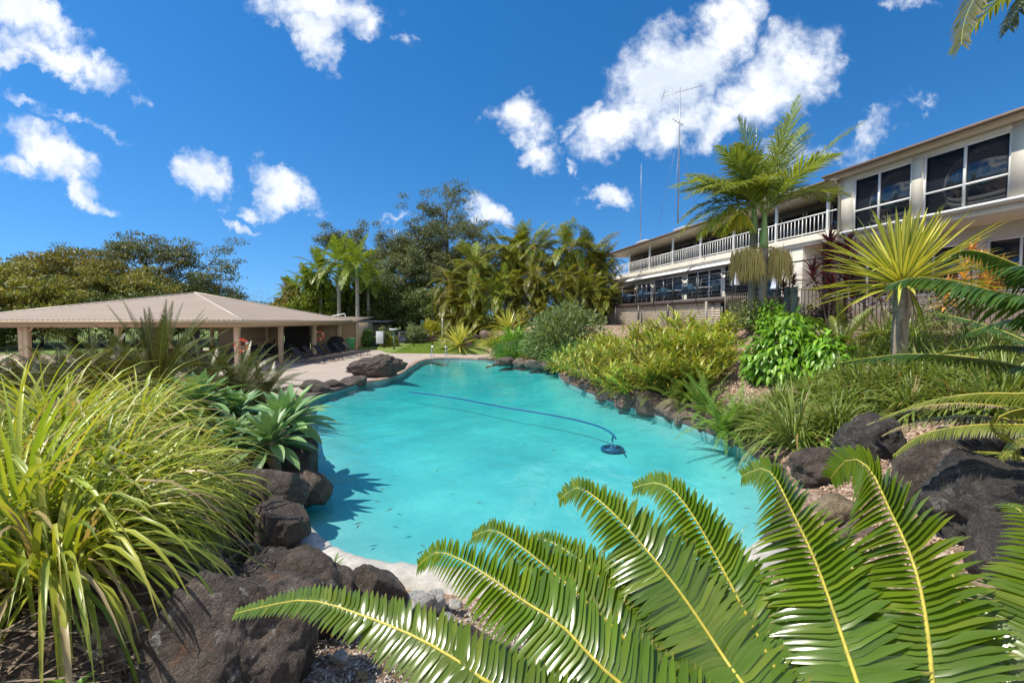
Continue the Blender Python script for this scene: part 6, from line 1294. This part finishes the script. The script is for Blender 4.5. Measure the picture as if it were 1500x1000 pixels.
# ferns
def fern(loc, label, seed, n=22, L=.75):
    r = np.random.default_rng(seed); t = thing('sword_fern', loc, label, 'fern', 'ferns at the right pool edge'); G = Geo(); Gr = Geo()
    for k in range(n): pts = curve((r.normal(0, .05), r.normal(0, .05), 0), k * 2.4, r.uniform(.5, 1.4), L * r.uniform(.7, 1.1), 1.5, 12); frond(G, Gr, pts, r, 30, .11, .034, 80, 65, 5, .2, 2, .08, .005, shape=lambda q: 1 - .75 * q ** 1.6)
    G.build('fronds', M['lf_fern'], t); Gr.build('stems', M['rachis_green'], t); return t
for k, (px, py, D, L, lab) in enumerate(((1035, 615, 10.6, 1.1, 'larger bright fern left of the striped clumps'), (1060, 640, 9.9, 1.0, 'lower bright fern hanging over the right pool edge'), (1015, 597, 11.4, .95, 'bright fern behind the larger fern, next to the gingers'), (1085, 630, 10.6, .9, 'bright fern against the largest pale striped clump'))):
    v = onground(px, py); fern((v.x, v.y, v.z + .03), lab, 30 + k, 34, L * 1.25)
for k, (px, py, D, lab) in enumerate(((955, 583, 12.9, 'grey green small palm at the pool edge below the shell gingers'), (985, 590, 12.2, 'second grey green small palm near the fern'), (905, 575, 14.2, 'small grey green palm on the left part of the right edge'))):
    v = at(px, py, D); cycad((v.x, v.y, ground(v.x, v.y) + .05), lab, 44 + k, 11, .95, .26, .024, (1.2, .15), 1.1, 'lf_cycad_olive', 26, .12, 'small palms along the right pool edge', name='small_palm')
# right hand cycads
v = at(1231, 500, 11.2); cycad((v.x, v.y, ground(v.x, v.y)), 'olive cycad with broad upright fronds right of the glossy bush', 9, 15, 1.45, .22, .03, nl=44, mat='lf_cycad_olive', trunk=.35, azs=[1.7, -1.0, .2, 3.3, .7, 2.6, -.3, 4.2, .0, 3.0, 5.3, 1.2, .4, -.7, 3.7], els=[1.5, 1.1, 1.05, .95, .7, .8, .75, .6, .35, .45, .8, 1.1, .2, .3, .15], droop=1.0)
def traced(root, base, items, mat, seed, W, step, seg=3, fd=.6, lift=4, a0=78, a1=48, rm='rachis_yellow'):
    r = np.random.default_rng(seed)
    for pts, d0, d1, Lf in items:
        n = len(pts); P_ = catmull([(0, 0, .02)] + [tuple(at(x, y, d0 + (d1 - d0) * i / (n - 1)) - base) for i, (x, y) in enumerate(pts)], 8); L = np.linalg.norm(np.diff(P_, axis=0), axis=1).sum()
        G, Gr = Geo(), Geo(); frond(G, Gr, P_, r, int(L / step), Lf, W, a0, a1, lift, fd, seg, .12, .014, jit=.03, face=None if lift < 0 else np.array((0, 0, CAM_H)) - np.array(base), up=1.0, shape=lambda q: np.minimum(1, .5 + 2.0 * q) * np.clip(.25 + 2.2 * (1 - q), 0, 1))
        fo = G.build('frond', M[mat], root); Gr.build('rachis', M[rm], fo)
b1 = at(1640, 590, 4.7)
c1 = cycad(b1 - Vector((0, 0, .6)), 'dark cycad at the right border with long fronds reaching over the bank', 11, 6, 1.9, .34, .035, nl=60, mat='lf_cycad_deep', trunk=.62, rmat='rachis_yellow', azs=[.3, -.8, 1.2, -1.6, 2.0, 4.2], els=[.7, .6, .8, .5, .9, .5], droop=.85, lift=5, fd=.8)
traced(c1, b1 - Vector((0, 0, .6)) , [([(1575, 466), (1500, 438), (1440, 422), (1394, 410), (1340, 406), (1304, 416)], 4.3, 5.0, .52), ([(1580, 430), (1500, 392), (1450, 372), (1415, 366), (1392, 374)], 4.6, 5.3, .56), ([(1575, 560), (1500, 537), (1424, 523), (1340, 518), (1270, 524), (1228, 532)], 4.2, 6.2, .30), ([(1585, 545), (1510, 510), (1440, 508), (1370, 518)], 4.5, 5.8, .22), ([(1600, 500), (1540, 470), (1480, 468), (1420, 486)], 4.4, 5.2, .42)], 'lf_cycad_deep', 31, .048, .030, fd=1.3, lift=-12)
b2 = at(1620, 720, 4.1)
c2 = cycad(b2 - Vector((0, 0, .5)), 'olive cycad at the right border arching over the black boulders', 12, 6, 1.3, .17, .02, nl=60, mat='lf_cycad_olive', trunk=.5, rmat='rachis_yellow', azs=[.3, -.8, 1.2, -1.6, 2.0, 4.2], els=[.6, .6, .6, .5, .6, .5], droop=1.05, lift=8, fd=.7)
traced(c2, b2 - Vector((0, 0, .5)), [([(1570, 590), (1500, 577), (1420, 577), (1350, 590), (1288, 614)], 3.9, 4.9, .17), ([(1560, 612), (1505, 598), (1462, 611), (1460, 630), (1484, 650), (1488, 674)], 3.8, 3.9, .17), ([(1560, 640), (1480, 622), (1410, 624), (1350, 637), (1308, 667)], 3.9, 4.5, .20), ([(1570, 660), (1530, 640), (1490, 645), (1466, 672)], 3.7, 3.9, .16)], 'lf_cycad_olive', 32, .022, .020, fd=1.2, lift=-14)
# dry trailing fronds over the blackish boulder
for k, (pp, lab) in enumerate((([(1500, 600, 5.3), (1440, 592, 5.5), (1380, 592, 5.7), (1320, 602, 5.9), (1270, 622, 6.1)], 'fading frond lying across the blackish boulder, upper one'), ([(1500, 616, 5.1), (1430, 609, 5.3), (1370, 612, 5.5), (1320, 625, 5.7), (1292, 638, 5.8)], 'fading frond lying across the blackish boulder, lower one'))):
    t = thing('fading_frond', at(*pp[0]), lab, 'frond'); P_ = catmull([at(*q) - at(*pp[0]) for q in pp], 8); G, Gr = Geo(), Geo(); frond(G, Gr, P_, np.random.default_rng(k), 90, .20, .020, 75, 45, 5, 1.0, 3, .05, .012); G.build('leaflets', M['lf_cycad_dry'], t); Gr.build('rachis', M['rachis_yellow'], t)

# ================================================================== THE BIG CYCAD IN THE FOREGROUND
BASE = Vector((1.12, 1.12, .80))
fg = [
 ([(904, 997), (824, 917), (760, 875), (706, 837), (664, 814), (638, 809), (613, 828)], 1.42, 1.95, .205),
 ([(985, 1008), (904, 923), (824, 850), (760, 798), (722, 776), (692, 786)], 1.50, 2.08, .195),
 ([(1032, 1008), (952, 917), (888, 853), (837, 811), (798, 790), (774, 793)], 1.62, 2.2, .18),
 ([(1090, 1003), (1050, 946), (1000, 872), (952, 811), (904, 757), (872, 728), (846, 714), (820, 731)], 1.45, 2.1, .20),
 ([(1148, 1000), (1100, 912), (1060, 836), (1022, 766), (990, 722), (962, 707), (929, 714)], 1.5, 2.15, .20),
 ([(1256, 1000), (1224, 904), (1192, 816), (1160, 748), (1136, 700), (1116, 686), (1088, 697)], 1.42, 2.05, .225),
 ([(1366, 1000), (1352, 880), (1332, 808), (1304, 748), (1280, 696), (1262, 676), (1240, 674), (1217, 700)], 1.38, 2.0, .25),
 ([(722, 1002), (660, 960), (600, 928), (540, 904), (480, 884), (432, 879), (344, 898)], 1.35, 1.72, .135),
 ([(1184, 1000), (1152, 936), (1120, 880), (1090, 832), (1062, 806)], 1.75, 2.3, .16),
 ([(1298, 1000), (1280, 920), (1262, 866), (1242, 816), (1226, 790), (1205, 790)], 1.7, 2.3, .19),
 ([(1420, 1005), (1412, 920), (1404, 870), (1394, 838), (1376, 825)], 1.75, 2.2, .22),
 ([(1510, 1000), (1520, 930), (1524, 850), (1520, 790), (1500, 752), (1476, 738)], 1.35, 1.8, .20),
 ([(800, 1008), (764, 985), (730, 962), (702, 950), (682, 956)], 1.55, 1.95, .13),
 ([(1010, 1010), (960, 965), (905, 930), (860, 905), (830, 900)], 1.8, 2.3, .15),
]
cy = thing('cycad', BASE, 'large glossy green cycad with yellow midribs filling the bottom right foreground', 'cycad')
r = np.random.default_rng(21)
G = Geo(); zz = np.linspace(-.9, .06, 8); G.tube(np.column_stack([0 * zz, 0 * zz, zz]), .17 + .02 * np.sin(zz * 30), 14); G.build('trunk', M['trunk_yucca'], cy, smooth=True)
for k, (pts, d0, d1, Lf) in enumerate(fg):
    n = len(pts); W3 = [at(x, y, d0 + (d1 - d0) * (i / (n - 1)) ** .9) - BASE for i, (x, y) in enumerate(pts)]
    a = Vector(W3[0]); W3 = [Vector((0, 0, .02)), a * .5 + Vector((0, 0, .06 if a.z > -.1 else .12))] + W3
    P_ = catmull([tuple(v) for v in W3], 10); L = np.linalg.norm(np.diff(P_, axis=0), axis=1).sum(); h = np.array(W3[-3]) - np.array(W3[0]); h[2] = 0
    s = nrm(np.array((h[1], -h[0], 0.))); G, Gr = Geo(), Geo(); nl = int(L / .0225)
    frond(G, Gr, P_, r, nl, Lf * 1.0, .032, 84, 60, 2, .4, 6, .14, .011, face=np.array((0, 0, CAM_H)) - np.array(BASE), up=.55 if k != 11 else 2.5, fold=.18, cols=3, jit=.032, shape=lambda q: np.minimum(1, .5 + 2.0 * q) * np.clip(.22 + 1.9 * (1 - q), 0, 1))
    fo = G.build('frond', M['lf_cycad'], cy, smooth=True); Gr.build('rachis', M['rachis_yellow'], fo, smooth=True)
# fronds of the same plant that lean away from the picture
for k, (az, e) in enumerate(((-.4, .7), (.3, .8), (-1.4, .8), (-2.2, .7), (-3.0, .6))):
    P_ = curve((0, 0, .02), az, e, 1.5, 1.2, 16); G, Gr = Geo(), Geo(); frond(G, Gr, P_, r, 60, .2, .0205, 80, 52, 14, .55, 5, .14, .011, fold=.18, cols=3, jit=.02); fo = G.build('frond', M['lf_cycad'], cy, smooth=True); Gr.build('rachis', M['rachis_yellow'], fo, smooth=True)
